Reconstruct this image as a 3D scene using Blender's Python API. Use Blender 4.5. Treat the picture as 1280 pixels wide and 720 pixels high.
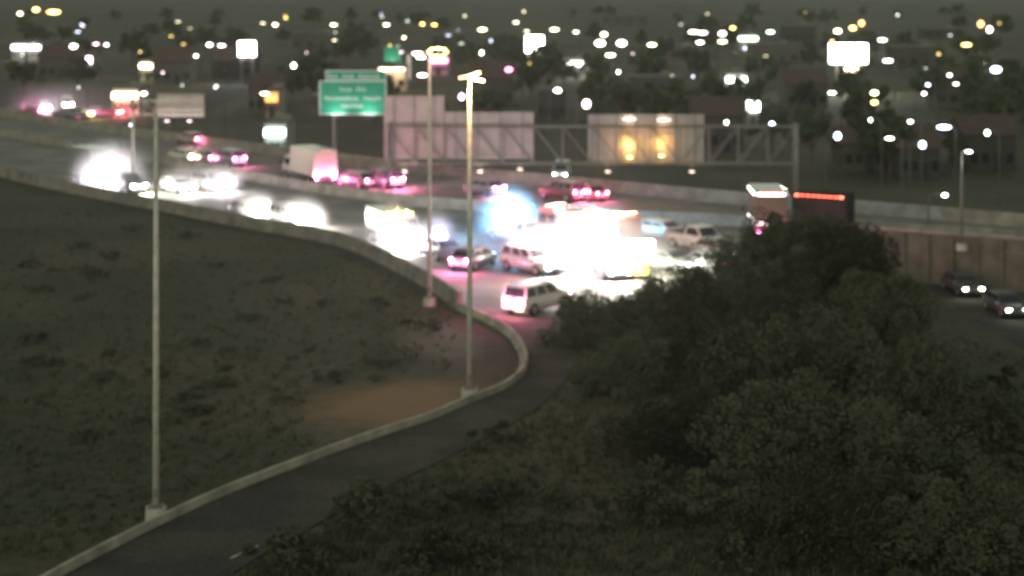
import bpy, bmesh, math, random
from mathutils import Vector, Matrix
R = math.radians
PI = math.pi
random.seed(7)
for o in list(bpy.data.objects): bpy.data.objects.remove(o)
C = bpy.context.scene.collection
SC = bpy.context.scene

# ---------------------------------------------------------------- camera
F = 2200.0; H = 21.0; TP = 400.0 / F; P = math.atan(TP)
cd = bpy.data.cameras.new('camera'); cam = bpy.data.objects.new('camera', cd); C.objects.link(cam)
cam.location = (0, 0, H); cam.rotation_euler = (PI/2, 0, 0); cd.shift_y = -400/1280
cd.sensor_width = 36; cd.lens = 36 * F / 1280; cd.clip_end = 8000; cd.clip_start = 0.5
cd.dof.use_dof = True; cd.dof.focus_distance = 27.0
cd.dof.aperture_fstop = (cd.lens / 1000) / 0.088
SC.camera = cam

# ---------------------------------------------------------------- night sky, moon, exposure
W = bpy.data.worlds.new('World'); SC.world = W; W.use_nodes = True
nt = W.node_tree; nt.nodes.clear()
sky = nt.nodes.new('ShaderNodeTexSky'); sky.sky_type = 'NISHITA'; sky.sun_disc = False
sky.sun_elevation = R(24); sky.sun_rotation = R(200)
hs = nt.nodes.new('ShaderNodeHueSaturation'); hs.inputs['Saturation'].default_value = 0.22
mx = nt.nodes.new('ShaderNodeMix'); mx.data_type = 'RGBA'; mx.blend_type = 'MULTIPLY'; mx.inputs[0].default_value = 1
mx.inputs[7].default_value = (0.94, 1.0, 0.78, 1)       # town glow: warm grey-green night
bg = nt.nodes.new('ShaderNodeBackground'); bg.inputs[1].default_value = 0.100
wo = nt.nodes.new('ShaderNodeOutputWorld')
nt.links.new(sky.outputs[0], hs.inputs['Color']); nt.links.new(hs.outputs[0], mx.inputs[6])
nt.links.new(mx.outputs[2], bg.inputs[0]); nt.links.new(bg.outputs[0], wo.inputs[0])
sd = bpy.data.lights.new('moon', 'SUN'); sd.energy = 0.03; sd.angle = R(0.5); sd.color = (1, .96, .88)
so = bpy.data.objects.new('moon', sd); C.objects.link(so); so.rotation_euler = (R(66), 0, R(160))
vs = SC.view_settings; vs.view_transform = 'Standard'; vs.look = 'None'; vs.exposure = 0; vs.gamma = 1
vs.use_curve_mapping = False
cy = SC.cycles
cy.volume_bounces = 0; cy.max_bounces = 4; cy.diffuse_bounces = 1; cy.glossy_bounces = 2
cy.transparent_max_bounces = 8; cy.use_denoising = True; cy.sample_clamp_indirect = 2.0
cy.caustics_reflective = False; cy.caustics_refractive = False
HAZE = 0.00014

# ---------------------------------------------------------------- projection: a pixel of the 1280x720 photo to a world point
def ray(x, y):
    return Vector(((x - 640) / F, 1.0, -(y + 40) / F))
def at(x, y, z=0.0):
    d = ray(x, y); t = (z - H) / d.z
    return Vector((0, 0, H)) + d * t
def at_y(x, y, Y):
    d = ray(x, y); t = Y / d.y
    return Vector((0, 0, H)) + d * t

# ---------------------------------------------------------------- materials
def nodemat(name):
    m = bpy.data.materials.new(name); m.use_nodes = True
    b = m.node_tree.nodes['Principled BSDF']
    return m, m.node_tree, b
def mat(name, col, rough=0.8, metal=0.0, var=0.25, scale=3.0, bump=0.0, spec=0.3, coat=0.0):
    m, t, b = nodemat(name)
    n = t.nodes.new('ShaderNodeTexNoise'); n.inputs['Scale'].default_value = scale; n.inputs['Detail'].default_value = 6
    g = t.nodes.new('ShaderNodeTexCoord'); t.links.new(g.outputs['Object'], n.inputs['Vector'])
    r = t.nodes.new('ShaderNodeMapRange'); r.inputs[1].default_value = .3; r.inputs[2].default_value = .7
    r.inputs[3].default_value = 1 - var; r.inputs[4].default_value = 1 + var
    t.links.new(n.outputs[0], r.inputs[0])
    x = t.nodes.new('ShaderNodeVectorMath'); x.operation = 'SCALE'; x.inputs[0].default_value = col[:3]
    t.links.new(r.outputs[0], x.inputs[3]); t.links.new(x.outputs[0], b.inputs['Base Color'])
    b.inputs['Roughness'].default_value = rough; b.inputs['Metallic'].default_value = metal
    b.inputs['Specular IOR Level'].default_value = spec; b.inputs['Coat Weight'].default_value = coat
    if bump:
        bp = t.nodes.new('ShaderNodeBump'); bp.inputs['Strength'].default_value = bump
        t.links.new(n.outputs[0], bp.inputs['Height']); t.links.new(bp.outputs[0], b.inputs['Normal'])
    return m
def mat2(name, c1, c2, s1, s2, lo=.42, hi=.6, rough=.9, bump=.3, c3=None):
    """two-scale noise mix of two (three) ground colours"""
    m, t, b = nodemat(name)
    g = t.nodes.new('ShaderNodeTexCoord')
    def noise(s, d=8):
        n = t.nodes.new('ShaderNodeTexNoise'); n.inputs['Scale'].default_value = s; n.inputs['Detail'].default_value = d
        t.links.new(g.outputs['Object'], n.inputs['Vector']); return n
    n1 = noise(s1); n2 = noise(s2)
    r1 = t.nodes.new('ShaderNodeMapRange'); r1.inputs[1].default_value = lo; r1.inputs[2].default_value = hi
    t.links.new(n1.outputs[0], r1.inputs[0])
    a = t.nodes.new('ShaderNodeMix'); a.data_type = 'RGBA'
    a.inputs[6].default_value = (*c1, 1); a.inputs[7].default_value = (*c2, 1)
    t.links.new(r1.outputs[0], a.inputs[0])
    out = a.outputs[2]
    if c3:
        n3 = noise(s1*.35, 4)
        r3 = t.nodes.new('ShaderNodeMapRange'); r3.inputs[1].default_value = .5; r3.inputs[2].default_value = .66
        t.links.new(n3.outputs[0], r3.inputs[0])
        a3 = t.nodes.new('ShaderNodeMix'); a3.data_type = 'RGBA'; a3.inputs[7].default_value = (*c3, 1)
        t.links.new(out, a3.inputs[6]); t.links.new(r3.outputs[0], a3.inputs[0]); out = a3.outputs[2]
    r2 = t.nodes.new('ShaderNodeMapRange'); r2.inputs[1].default_value = .3; r2.inputs[2].default_value = .7
    r2.inputs[3].default_value = .7; r2.inputs[4].default_value = 1.3
    t.links.new(n2.outputs[0], r2.inputs[0])
    x = t.nodes.new('ShaderNodeVectorMath'); x.operation = 'SCALE'
    t.links.new(out, x.inputs[0]); t.links.new(r2.outputs[0], x.inputs[3]); t.links.new(x.outputs[0], b.inputs['Base Color'])
    b.inputs['Roughness'].default_value = rough; b.inputs['Specular IOR Level'].default_value = .2
    bp = t.nodes.new('ShaderNodeBump'); bp.inputs['Strength'].default_value = bump; bp.inputs['Distance'].default_value = .1
    t.links.new(n2.outputs[0], bp.inputs['Height']); t.links.new(bp.outputs[0], b.inputs['Normal'])
    return m
EM = {}
def emit(col, st):
    k = (tuple(col), st)
    if k in EM: return EM[k]
    m, t, b = nodemat('lamp_glow')
    b.inputs['Base Color'].default_value = (*[min(1, c*.5+.2) for c in col[:3]], 1)
    b.inputs['Emission Color'].default_value = (*col[:3], 1); b.inputs['Emission Strength'].default_value = st
    b.inputs['Roughness'].default_value = .3
    m.cycles.emission_sampling = 'NONE'
    EM[k] = m; return m
M = dict(
 ground=mat2('dry_grass_ground', (.048,.053,.029), (.080,.073,.044), .06, 1.6, c3=(.105,.083,.055)),
 dirt=mat2('bare_dirt', (.075,.066,.040), (.20,.135,.075), .22, 2, lo=.36, hi=.56, bump=.08),
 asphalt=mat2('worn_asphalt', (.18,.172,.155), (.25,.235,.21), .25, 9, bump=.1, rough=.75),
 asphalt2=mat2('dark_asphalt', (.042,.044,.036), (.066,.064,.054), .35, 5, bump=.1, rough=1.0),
 conc=mat('concrete', (.42,.38,.34), .85, var=.22, scale=1.3, bump=.15),
 conc3=mat('stained_concrete', (.13,.115,.09), .95, var=.35, scale=.6, bump=.2),
 conc2=mat('weathered_concrete', (.26,.23,.20), .9, var=.3, scale=.8, bump=.2),
 paint=mat('road_paint', (.70,.70,.66), .7, var=.2, scale=4),
 wornpaint=mat('worn_road_paint', (.34,.34,.32), .8, var=.35, scale=3),
 lampsteel=mat('lamp_post_steel', (.10,.10,.09), .6, metal=.3, var=.1),
 ypaint=mat('yellow_road_paint', (.65,.45,.08), .7, var=.2, scale=4),
 galv=mat('galvanised_steel', (.50,.47,.41), .6, metal=.05, var=.18, scale=4),
 steel=mat('truss_steel', (.19,.18,.16), .55, metal=.4, var=.2, scale=3),
 panelback=mat('sign_panel_back', (.35,.30,.265), .5, metal=.15, var=.14, scale=.7),
 green=mat('sign_green', (.02,.26,.16), .45, var=.08, scale=2),
 white=mat('sign_white', (.8,.8,.78), .5, var=.04),
 rubber=mat('tyre_rubber', (.02,.02,.02), .85),
 rim=mat('wheel_rim', (.5,.5,.52), .35, metal=.8, var=.1),
 glass=mat('tinted_glass', (.015,.018,.02), .08, var=.1, spec=.6),
 chrome=mat('chrome_trim', (.55,.55,.56), .25, metal=.9, var=.1),
 blackp=mat('black_plastic', (.02,.02,.022), .6),
 bark=mat('tree_bark', (.10,.08,.055), .9, bump=.5, scale=8),
 roof=mat('flat_roof', (.12,.11,.10), .9, scale=.6),
 roof2=mat('shingle_roof', (.09,.06,.05), .9, scale=1.5),
)
def foliage(name, c1, c2):
    m, t, b = nodemat(name)
    g = t.nodes.new('ShaderNodeTexCoord'); n = t.nodes.new('ShaderNodeTexNoise')
    n.inputs['Scale'].default_value = .9; n.inputs['Detail'].default_value = 5
    t.links.new(g.outputs['Object'], n.inputs['Vector'])
    r = t.nodes.new('ShaderNodeMapRange'); r.inputs[1].default_value = .38; r.inputs[2].default_value = .62
    t.links.new(n.outputs[0], r.inputs[0])
    a = t.nodes.new('ShaderNodeMix'); a.data_type = 'RGBA'; a.inputs[6].default_value = (*c1, 1); a.inputs[7].default_value = (*c2, 1)
    t.links.new(r.outputs[0], a.inputs[0]); t.links.new(a.outputs[2], b.inputs['Base Color'])
    b.inputs['Roughness'].default_value = .75; b.inputs['Specular IOR Level'].default_value = .2
    return m
M['leafA'] = foliage('tree_leaves', (.045,.060,.028), (.085,.10,.05))
M['leafB'] = foliage('desert_leaves', (.050,.058,.030), (.078,.084,.046))
PAINTS = {}
def paint(col):
    if col not in PAINTS: PAINTS[col] = mat('car_paint', col, .28, metal=.1, var=.04, scale=1, spec=.5, coat=.5)
    return PAINTS[col]

# ---------------------------------------------------------------- mesh helpers
class MB:
    def __init__(s): s.b = bmesh.new()
    def box(s, c, d, rz=0, taper=(1, 1), bevel=0):
        vs = []
        co, si = math.cos(rz), math.sin(rz)
        for z in (-1, 1):
            tx, ty = (taper if z > 0 else (1, 1))
            for a, b in ((-1,-1), (1,-1), (1,1), (-1,1)):
                x, y = a*d[0]/2*tx, b*d[1]/2*ty
                vs.append(s.b.verts.new((c[0]+x*co-y*si, c[1]+x*si+y*co, c[2]+z*d[2]/2)))
        fs = [s.b.faces.new([vs[i] for i in f]) for f in ((3,2,1,0), (4,5,6,7), (0,1,5,4), (1,2,6,5), (2,3,7,6), (3,0,4,7))]
        if bevel:
            es = list({e for f in fs for e in f.edges})
            bmesh.ops.bevel(s.b, geom=es, offset=bevel, segments=2, affect='EDGES', profile=.5)
        return s
    def tube(s, pts, r, n=8, caps=True):
        pts = [Vector(p) for p in pts]
        rs = r if isinstance(r, (list, tuple)) else [r]*len(pts)
        prev = None; first = None
        for i, p in enumerate(pts):
            d = (pts[min(i+1, len(pts)-1)] - pts[max(i-1, 0)]).normalized()
            a = Vector((0,0,1)) if abs(d.z) < .9 else Vector((1,0,0))
            u = d.cross(a).normalized(); w = d.cross(u)
            ring = [s.b.verts.new(p + (u*math.cos(2*PI*k/n) + w*math.sin(2*PI*k/n))*rs[i]) for k in range(n)]
            if prev:
                for k in range(n): s.b.faces.new((prev[k], prev[(k+1) % n], ring[(k+1) % n], ring[k]))
            else: first = ring
            prev = ring
        if caps:
            s.b.faces.new(list(reversed(first))); s.b.faces.new(prev)
        return s
    def loft(s, secs, caps=True):
        prev = None; first = None
        for sec in secs:
            ring = [s.b.verts.new(p) for p in sec]; n = len(ring)
            if prev:
                for k in range(n): s.b.faces.new((prev[k], prev[(k+1) % n], ring[(k+1) % n], ring[k]))
            else: first = ring
            prev = ring
        if caps: s.b.faces.new(list(reversed(first))); s.b.faces.new(prev)
        return s
    def quad(s, pts):
        s.b.faces.new([s.b.verts.new(p) for p in pts]); return s
    def slab(s, pts, nrm, th):
        nrm = Vector(nrm).normalized()*th
        a = [s.b.verts.new(Vector(p)) for p in pts]; b = [s.b.verts.new(Vector(p)+nrm) for p in pts]
        n = len(a); s.b.faces.new(list(reversed(a))); s.b.faces.new(b)
        for k in range(n): s.b.faces.new((a[k], a[(k+1) % n], b[(k+1) % n], b[k]))
        return s
    def ball(s, c, r, sub=2, sq=(1,1,1)):
        m = Matrix.Translation(c) @ Matrix.Diagonal((r*sq[0], r*sq[1], r*sq[2], 1))
        bmesh.ops.create_icosphere(s.b, subdivisions=sub, radius=1, matrix=m); return s
    def build(s, name, m, parent=None, smooth=False, tag_=None):
        bmesh.ops.recalc_face_normals(s.b, faces=s.b.faces)
        me = bpy.data.meshes.new(name); s.b.to_mesh(me); s.b.free()
        if smooth:
            for p in me.polygons: p.use_smooth = True
        me.materials.append(m)
        o = bpy.data.objects.new(name, me); C.objects.link(o)
        if parent: o.parent = parent
        if tag_: tag(o, *tag_)
        return o
def tag(o, label=None, cat=None, group=None, kind=None):
    if label: o['label'] = label
    if cat: o['category'] = cat
    if group: o['group'] = group
    if kind: o['kind'] = kind
    return o
def thing(name, label, cat, loc=(0,0,0), rz=0, group=None):
    o = bpy.data.objects.new(name, None); C.objects.link(o); o.location = loc; o.rotation_euler = (0,0,rz)
    o.empty_display_size = .3
    return tag(o, label, cat, group)
def lamp(loc, col, power, parent=None, r=.08, spot=None, aim=None, blend=.6):
    l = bpy.data.lights.new('lamp', 'SPOT' if spot else 'POINT'); l.energy = power; l.color = col; l.shadow_soft_size = r
    o = bpy.data.objects.new('lamp_light', l); C.objects.link(o); o.location = loc
    if spot:
        l.spot_size = spot; l.spot_blend = blend
        o.rotation_euler = Vector(aim).to_track_quat('-Z', 'Y').to_euler()
    if parent: o.parent = parent
    return o
def sstep(t): t = max(0, min(1, t)); return t*t*(3-2*t)
def interp(tab, x):
    if x <= tab[0][0]: return tab[0][1]
    for (a, b), (c, d) in zip(tab, tab[1:]):
        if x <= c: return b + (d-b)*(x-a)/(c-a)
    return tab[-1][1]
def smooth_line(pts, k=6):
    """Catmull-Rom through 3-D points"""
    out = []
    for i in range(len(pts)-1):
        p0 = pts[max(i-1, 0)]; p1 = pts[i]; p2 = pts[i+1]; p3 = pts[min(i+2, len(pts)-1)]
        for j in range(k):
            t = j/k
            out.append(.5*((2*p1) + (p2-p0)*t + (2*p0-5*p1+4*p2-p3)*t*t + (3*p1-p0-3*p2+p3)*t**3))
    out.append(pts[-1]); return out

# ---------------------------------------------------------------- road lines, taken as ground points
farpx = [(-420,84), (-200,112), (15,148), (130,166), (250,182), (360,197), (480,212), (600,225), (700,234), (880,252), (1060,266), (1268,284), (1500,306)]
medpx = [(-420,102), (-200,132), (15,172), (150,196), (255,214), (360,234), (500,255), (640,266), (800,276), (960,284), (1268,302)]
nearL = [(-420,130), (-200,172), (15,224), (100,243), (200,263), (300,283), (400,301), (450,316), (500,340), (540,362), (575,386)]
nearR = [(1500,336), (1268,313), (1085,299), (1000,309), (900,333), (820,356), (760,380), (735,410)]
kerbpx = [(575,386), (612,402), (640,420), (655,445), (652,466), (632,483), (600,497), (570,509), (535,524), (470,545), (380,578), (250,630), (80,715), (-100,820)]
rampR = [(735,400), (722,430), (715,462), (692,492), (648,524), (570,566), (470,615), (330,692), (180,790)]
FAR = [at(*p) for p in farpx]; MED = smooth_line([at(*p) for p in medpx]); NL = smooth_line([at(*p) for p in nearL])
NR = [at(*p) for p in nearR]; KB = smooth_line([at(*p) for p in kerbpx]); RR = smooth_line([at(*p) for p in rampR])
FARs = smooth_line(FAR)
fartab = sorted([(p.x, p.y) for p in FAR]); x1085 = at(1085,299).x
neartab = sorted([(p.x, p.y) for p in NR])
ZN = -5.0; ZS = -3.0
def gh(x, y):
    z = -.06
    yf = interp(fartab, x)
    if y > yf + .6: z -= (-ZN-.06) * sstep((y-yf-.6)/9)
    yn = interp(neartab, x)
    if y < yn + 7 and x > x1085-14:
        z += (ZS+.06) * sstep((x-(x1085-9))/12) * sstep((yn+7-y)/4)
    return z
def sheet(name, pts, z, m):
    b = MB(); b.b.faces.new([b.b.verts.new((p.x, p.y, z)) for p in pts])
    bmesh.ops.triangulate(b.b, faces=b.b.faces)
    o = b.build(name, m); tag(o, kind='structure'); return o

# ground: one sheet to the horizon
xs = [-6000,-3000,-1500,-800,-500,-350,-250,-200,-160] + [-130+2*i for i in range(0, 131)] + [160,200,250,350,500,800,1500,3000,6000]
ys = [-300,-100,0,20] + [40+2*i for i in range(0, 131)] + [310,330,360,400,450,500,600,700,850,1000,1300,1700,2300,3200,4500,7000]
gb = bmesh.new(); grid = []
for y in ys:
    row = []
    for x in xs:
        z = gh(x, y)
        row.append(gb.verts.new((x, y, z)))
    grid.append(row)
for j in range(len(ys)-1):
    for i in range(len(xs)-1):
        gb.faces.new((grid[j][i], grid[j][i+1], grid[j+1][i+1], grid[j+1][i]))
me = bpy.data.meshes.new('ground'); gb.to_mesh(me); gb.free(); me.materials.append(M['ground'])
for p in me.polygons: p.use_smooth = True
g = bpy.data.objects.new('ground', me); C.objects.link(g); tag(g, kind='structure')

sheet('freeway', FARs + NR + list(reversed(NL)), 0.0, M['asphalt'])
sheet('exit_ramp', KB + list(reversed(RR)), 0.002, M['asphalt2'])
# bare dirt and gravel showing through the grass near the gore: worn areas of the ground's own surface, with ragged edges
def worn_area(pa, pb, half, col):
    a, c = at(*pa), at(*pb); ctr = (a+c)/2; d = c-a
    t = M['ground'].node_tree; bs = t.nodes['Principled BSDF']
    g = t.nodes.new('ShaderNodeTexCoord'); mp = t.nodes.new('ShaderNodeMapping'); mp.vector_type = 'TEXTURE'
    mp.inputs['Location'].default_value = (ctr.x, ctr.y, 0); mp.inputs['Rotation'].default_value = (0, 0, math.atan2(d.y, d.x)); mp.inputs['Scale'].default_value = (d.length/2, half, 40)
    ln = t.nodes.new('ShaderNodeVectorMath'); ln.operation = 'LENGTH'
    n = t.nodes.new('ShaderNodeTexNoise'); n.inputs['Scale'].default_value = .8; n.inputs['Detail'].default_value = 8
    ad = t.nodes.new('ShaderNodeMath'); ad.operation = 'ADD'
    mr = t.nodes.new('ShaderNodeMapRange'); mr.interpolation_type = 'SMOOTHSTEP'
    for k, v in ((1, .95), (2, 1.75), (3, 1), (4, 0)): mr.inputs[k].default_value = v
    m2 = t.nodes.new('ShaderNodeMix'); m2.data_type = 'RGBA'; m2.inputs[7].default_value = (*col, 1)
    old = bs.inputs['Base Color'].links[0].from_socket
    L = t.links.new
    L(g.outputs['Object'], mp.inputs[0]); L(mp.outputs[0], ln.inputs[0]); L(g.outputs['Object'], n.inputs['Vector'])
    L(ln.outputs['Value'], ad.inputs[0]); L(n.outputs[0], ad.inputs[1]); L(ad.outputs[0], mr.inputs[0])
    L(old, m2.inputs[6]); L(mr.outputs[0], m2.inputs[0]); L(m2.outputs[2], bs.inputs['Base Color'])
worn_area((405,528), (598,478), 4.2, (.19,.125,.068))
worn_area((525,395), (570,450), 2.6, (.13,.12,.085))

# the lower roads
def strip(name, line, w, z, m):
    L = []; Rr = []
    for i, p in enumerate(line):
        d = (line[min(i+1, len(line)-1)] - line[max(i-1, 0)]); d.z = 0; d.normalize(); n = Vector((-d.y, d.x, 0))
        L.append(p + n*w/2); Rr.append(p - n*w/2)
    b = MB()
    for i in range(len(line)-1):
        b.quad([(q.x, q.y, z if z is not None else q.z) for q in (L[i], Rr[i], Rr[i+1], L[i+1])])
    bmesh.ops.remove_doubles(b.b, verts=b.b.verts, dist=.001)
    o = b.build(name, m); tag(o, kind='structure'); return o
low = [at(x, y, ZS) for x, y in ((1120,332), (1180,356), (1245,384), (1330,425), (1500,520))]
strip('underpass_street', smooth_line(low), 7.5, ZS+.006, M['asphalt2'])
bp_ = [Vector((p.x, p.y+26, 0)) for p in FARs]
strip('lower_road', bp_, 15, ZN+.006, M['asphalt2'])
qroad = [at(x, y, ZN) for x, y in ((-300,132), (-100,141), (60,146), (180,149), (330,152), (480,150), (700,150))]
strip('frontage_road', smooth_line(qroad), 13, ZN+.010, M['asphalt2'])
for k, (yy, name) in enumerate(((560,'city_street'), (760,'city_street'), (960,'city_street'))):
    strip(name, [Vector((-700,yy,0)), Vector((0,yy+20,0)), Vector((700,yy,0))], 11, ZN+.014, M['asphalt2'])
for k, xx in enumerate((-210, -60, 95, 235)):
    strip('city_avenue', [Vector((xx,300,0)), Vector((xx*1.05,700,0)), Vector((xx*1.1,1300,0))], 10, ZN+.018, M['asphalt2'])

# painted lines
def dashes(b, line, off, w=.14, dash=3.0, gap=9.0, z=.005):
    acc = 0
    for i in range(len(line)-1):
        a, c = line[i], line[i+1]; d = (c-a); L = d.length; d.normalize(); n = Vector((-d.y, d.x, 0))
        t = 0
        while t < L:
            ph = acc % (dash+gap)
            if ph < dash:
                e = min(L, t + dash-ph); p = a+d*t+n*off; q = a+d*e+n*off
                b.quad([(v.x, v.y, z) for v in (p-n*w/2, q-n*w/2, q+n*w/2, p+n*w/2)]); step = e-t
            else: step = (dash+gap)-ph
            step = max(step, .01); t += step; acc += min(step, L-(t-step))
b = MB()
for off in (-1.2,): dashes(b, FARs, off, dash=50, gap=.01)
for off in (-5, -8.6, -12.2): dashes(b, FARs, off)
for off in (3.4, 7.0, 10.6): dashes(b, NL, off)
dashes(b, NL, 1.0, dash=50, gap=.01)
for (x0, y0, x1, y1) in ((92,706,142,684), (288,698,322,682)):
    p, q = at(x0,y0), at(x1,y1); d = (q-p).normalized(); n = Vector((-d.y, d.x, 0))*.06
    b.quad([(v.x, v.y, .008) for v in (p-n, q-n, q+n, p+n)])
b.build('lane_markings', M['wornpaint'], tag_=(None, None, None, 'structure'))

# barriers: Jersey profile along a line
def barrier(name, line, h, label, cat='barrier', m=None, w=.6, z0=0.0, coping=False):
    b = MB(); secs = []
    for i, p in enumerate(line):
        d = (line[min(i+1, len(line)-1)] - line[max(i-1, 0)]); d.z = 0; d.normalize(); n = Vector((-d.y, d.x, 0))
        prof = [(-w/2, z0), (-w/2, z0+.08), (-w*.28, z0+.3*h), (-w*.17, h), (w*.17, h), (w*.28, z0+.3*h), (w/2, z0+.08), (w/2, z0)]
        secs.append([Vector((p.x, p.y, 0)) + n*u + Vector((0,0,z)) for u, z in prof])
    b.loft(secs); o = b.build(name, m or M['conc'])
    return tag(o, label, cat)
barrier('concrete_barrier', NL, 1.0, 'long pale concrete barrier between the approaching headlights and the dark infield slope', m=mat('barrier_concrete', (.19,.17,.145), .9, var=.35, scale=.7, bump=.2))
barrier('parapet_wall', [p + Vector((0,.4,0)) for p in FARs], 1.1, 'low concrete parapet along the far edge of the freeway, below the sign gantry', m=M['conc2'])
barrier('median_barrier', MED, .9, 'concrete median barrier between the oncoming headlights and the red tail lights', m=M['conc2'])
# kerb round the gore
b = MB(); secs = []
for i, p in enumerate(KB):
    d = (KB[min(i+1, len(KB)-1)] - KB[max(i-1, 0)]); d.z = 0; d.normalize(); n = Vector((-d.y, d.x, 0))
    secs.append([Vector((p.x, p.y, 0)) + n*u + Vector((0,0,z)) for u, z in ((-.28,-.05), (-.28,.05), (-.10,.07), (-.06,.30), (.02,.34), (.16,.34), (.18,-.05))])
b.loft(secs); b.build('kerb', mat('kerb_concrete', (.34,.31,.26), .9, var=.35, scale=.9, bump=.2), tag_=(None, None, None, 'structure'))
# retaining wall carrying the freeway on the far right
wl = [at(x, y) for x, y in ((1072,300), (1085,299), (1268,313), (1500,336))]
wt = thing('retaining_wall', 'brownish concrete retaining wall with a pale coping above the underpass street', 'wall', (wl[1].x, wl[1].y, ZS))
def lw(p): return Vector((p.x-wl[1].x, p.y-wl[1].y, 0))
b = MB()
for a, c in zip(wl, wl[1:]):
    a, c = lw(a), lw(c); d = (c-a).normalized(); n = Vector((-d.y, d.x, 0))
    b.slab([a+n*-.25, c+n*-.25, c+n*.25, a+n*.25], (0,0,1), -ZS+.85)
b.build('wall_body', M['conc3'], wt)
b = MB()
for a, c in zip(wl, wl[1:]):
    a, c = lw(a), lw(c); d = (c-a).normalized(); n = Vector((-d.y, d.x, 0)); z = Vector((0,0,-ZS+.853))
    b.slab([a+n*-.34+z, c+n*-.34+z, c+n*.34+z, a+n*.34+z], (0,0,1), .22)
b.build('coping', M['conc2'], wt)
for k in range(9):
    p = lw(wl[1]) + (lw(wl[2])-lw(wl[1]))*(k+.5)/6; d = (wl[2]-wl[1]).normalized(); n = Vector((-d.y, d.x, 0))
    MB().box(p + n*-.36 + Vector((0,0,1.85)), (.5,.2,3.7), math.atan2(d.y, d.x)).build('pilaster', M['conc3'], wt)

# ---------------------------------------------------------------- vehicles (local +X is forward)
def hull(secs, n=12):
    """secs: (x, halfwidth, zbottom, ztop); rounded section rings"""
    out = []
    for x, w, zb, zt in secs:
        h = zt-zb
        ring = [(-w*.86, zb), (-w*.97, zb+h*.18), (-w, zb+h*.45), (-w*.975, zb+h*.78), (-w*.86, zb+h*.96), (-w*.5, zt),
                (w*.5, zt), (w*.86, zb+h*.96), (w*.975, zb+h*.78), (w, zb+h*.45), (w*.97, zb+h*.18), (w*.86, zb)]
        out.append([(x, a, z) for a, z in ring])
    return out
SPEC = {
 'sedan': dict(L=4.7, W=1.82, hood=.92, H=1.45, cab=(-2.0,-1.3,.35,1.35), body=[(-2.35,.55,.42,.78), (-2.28,.80,.30,.95), (-1.9,.89,.24,1.00), (-.6,.91,.22,.96), (.8,.91,.22,.96), (1.5,.89,.23,.90), (2.1,.82,.26,.80), (2.33,.62,.38,.66)]),
 'suv': dict(L=4.9, W=1.94, hood=1.12, H=1.80, cab=(-2.33,-2.1,.45,1.25), body=[(-2.42,.80,.45,1.05), (-2.36,.92,.36,1.14), (-1.8,.97,.30,1.16), (.0,.98,.28,1.14), (1.2,.97,.28,1.12), (1.8,.94,.30,1.08), (2.3,.88,.36,.98), (2.45,.72,.46,.86)]),
 'pickup': dict(L=5.6, W=1.96, hood=1.15, H=1.85, cab=(-.55,-.35,.75,1.45), body=[(-2.82,.84,.50,1.10), (-2.78,.95,.42,1.18), (-1.8,.98,.36,1.18), (.0,.98,.34,1.16), (1.2,.98,.34,1.14), (2.1,.95,.36,1.10), (2.65,.90,.42,1.02), (2.8,.74,.50,.9)]),
 'van': dict(L=5.4, W=2.0, hood=1.15, H=2.15, cab=(-2.6,-2.45,1.0,1.8), body=[(-2.70,.86,.45,1.10), (-2.64,.97,.36,1.20), (-1.8,1.0,.32,1.22), (.0,1.0,.30,1.20), (1.6,.99,.30,1.18), (2.2,.95,.34,1.08), (2.6,.86,.40,.96), (2.7,.72,.48,.86)]),
}
def wheel(root, x, y, r=.34, w=.22, dbl=False):
    s = 1 if y > 0 else -1
    t = MB().tube([(x, y-w/2*s, r), (x, y-w*.42*s, r), (x, y+w*.42*s, r), (x, y+w/2*s, r)], [r*.9, r, r, r*.9], 20).build('wheel', M['rubber'], root)
    b = MB().tube([(x, y+w*.5*s, r), (x, y+w*.5*s+.015*s, r)], [r*.60, r*.56], 14)
    b.build('rim', M['rim'], t)
def lens(root, name, c, d, m):
    return MB().box(c, d, 0, bevel=min(d)*.3).build(name, m, root)
HW = (1.0, .92, .86)
TAILC = (1.0, .20, .45)
def lights(root, xf, xr, yw, zh, zt, head=0, tail=0, hcol=HW, tcol=TAILC, hs=(.06,.34,.16), ts=(.06,.22,.26), es=30, te=16, off='amber'):
    for s in (1, -1):
        lens(root, 'headlight', (xf, s*yw, zh), hs, emit(hcol, es) if head else M['chrome'])
        lens(root, 'taillight', (xr, s*yw, zt), ts, emit(tcol, te) if tail else mat_tail())
        if head: lamp((xf+.22, s*yw, zh), hcol, head, root, r=.1)
        if tail: lamp((xr-.22, s*yw, zt), tcol, tail*1.5, root, r=.1)
_mt = []
def mat_tail():
    if not _mt: _mt.append(mat('tail_lens', (.25,.02,.02), .3, var=.05))
    return _mt[0]
def plate(root, x): MB().box((x, 0, .62), (.02,.32,.15)).build('number_plate', M['white'], root)
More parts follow.
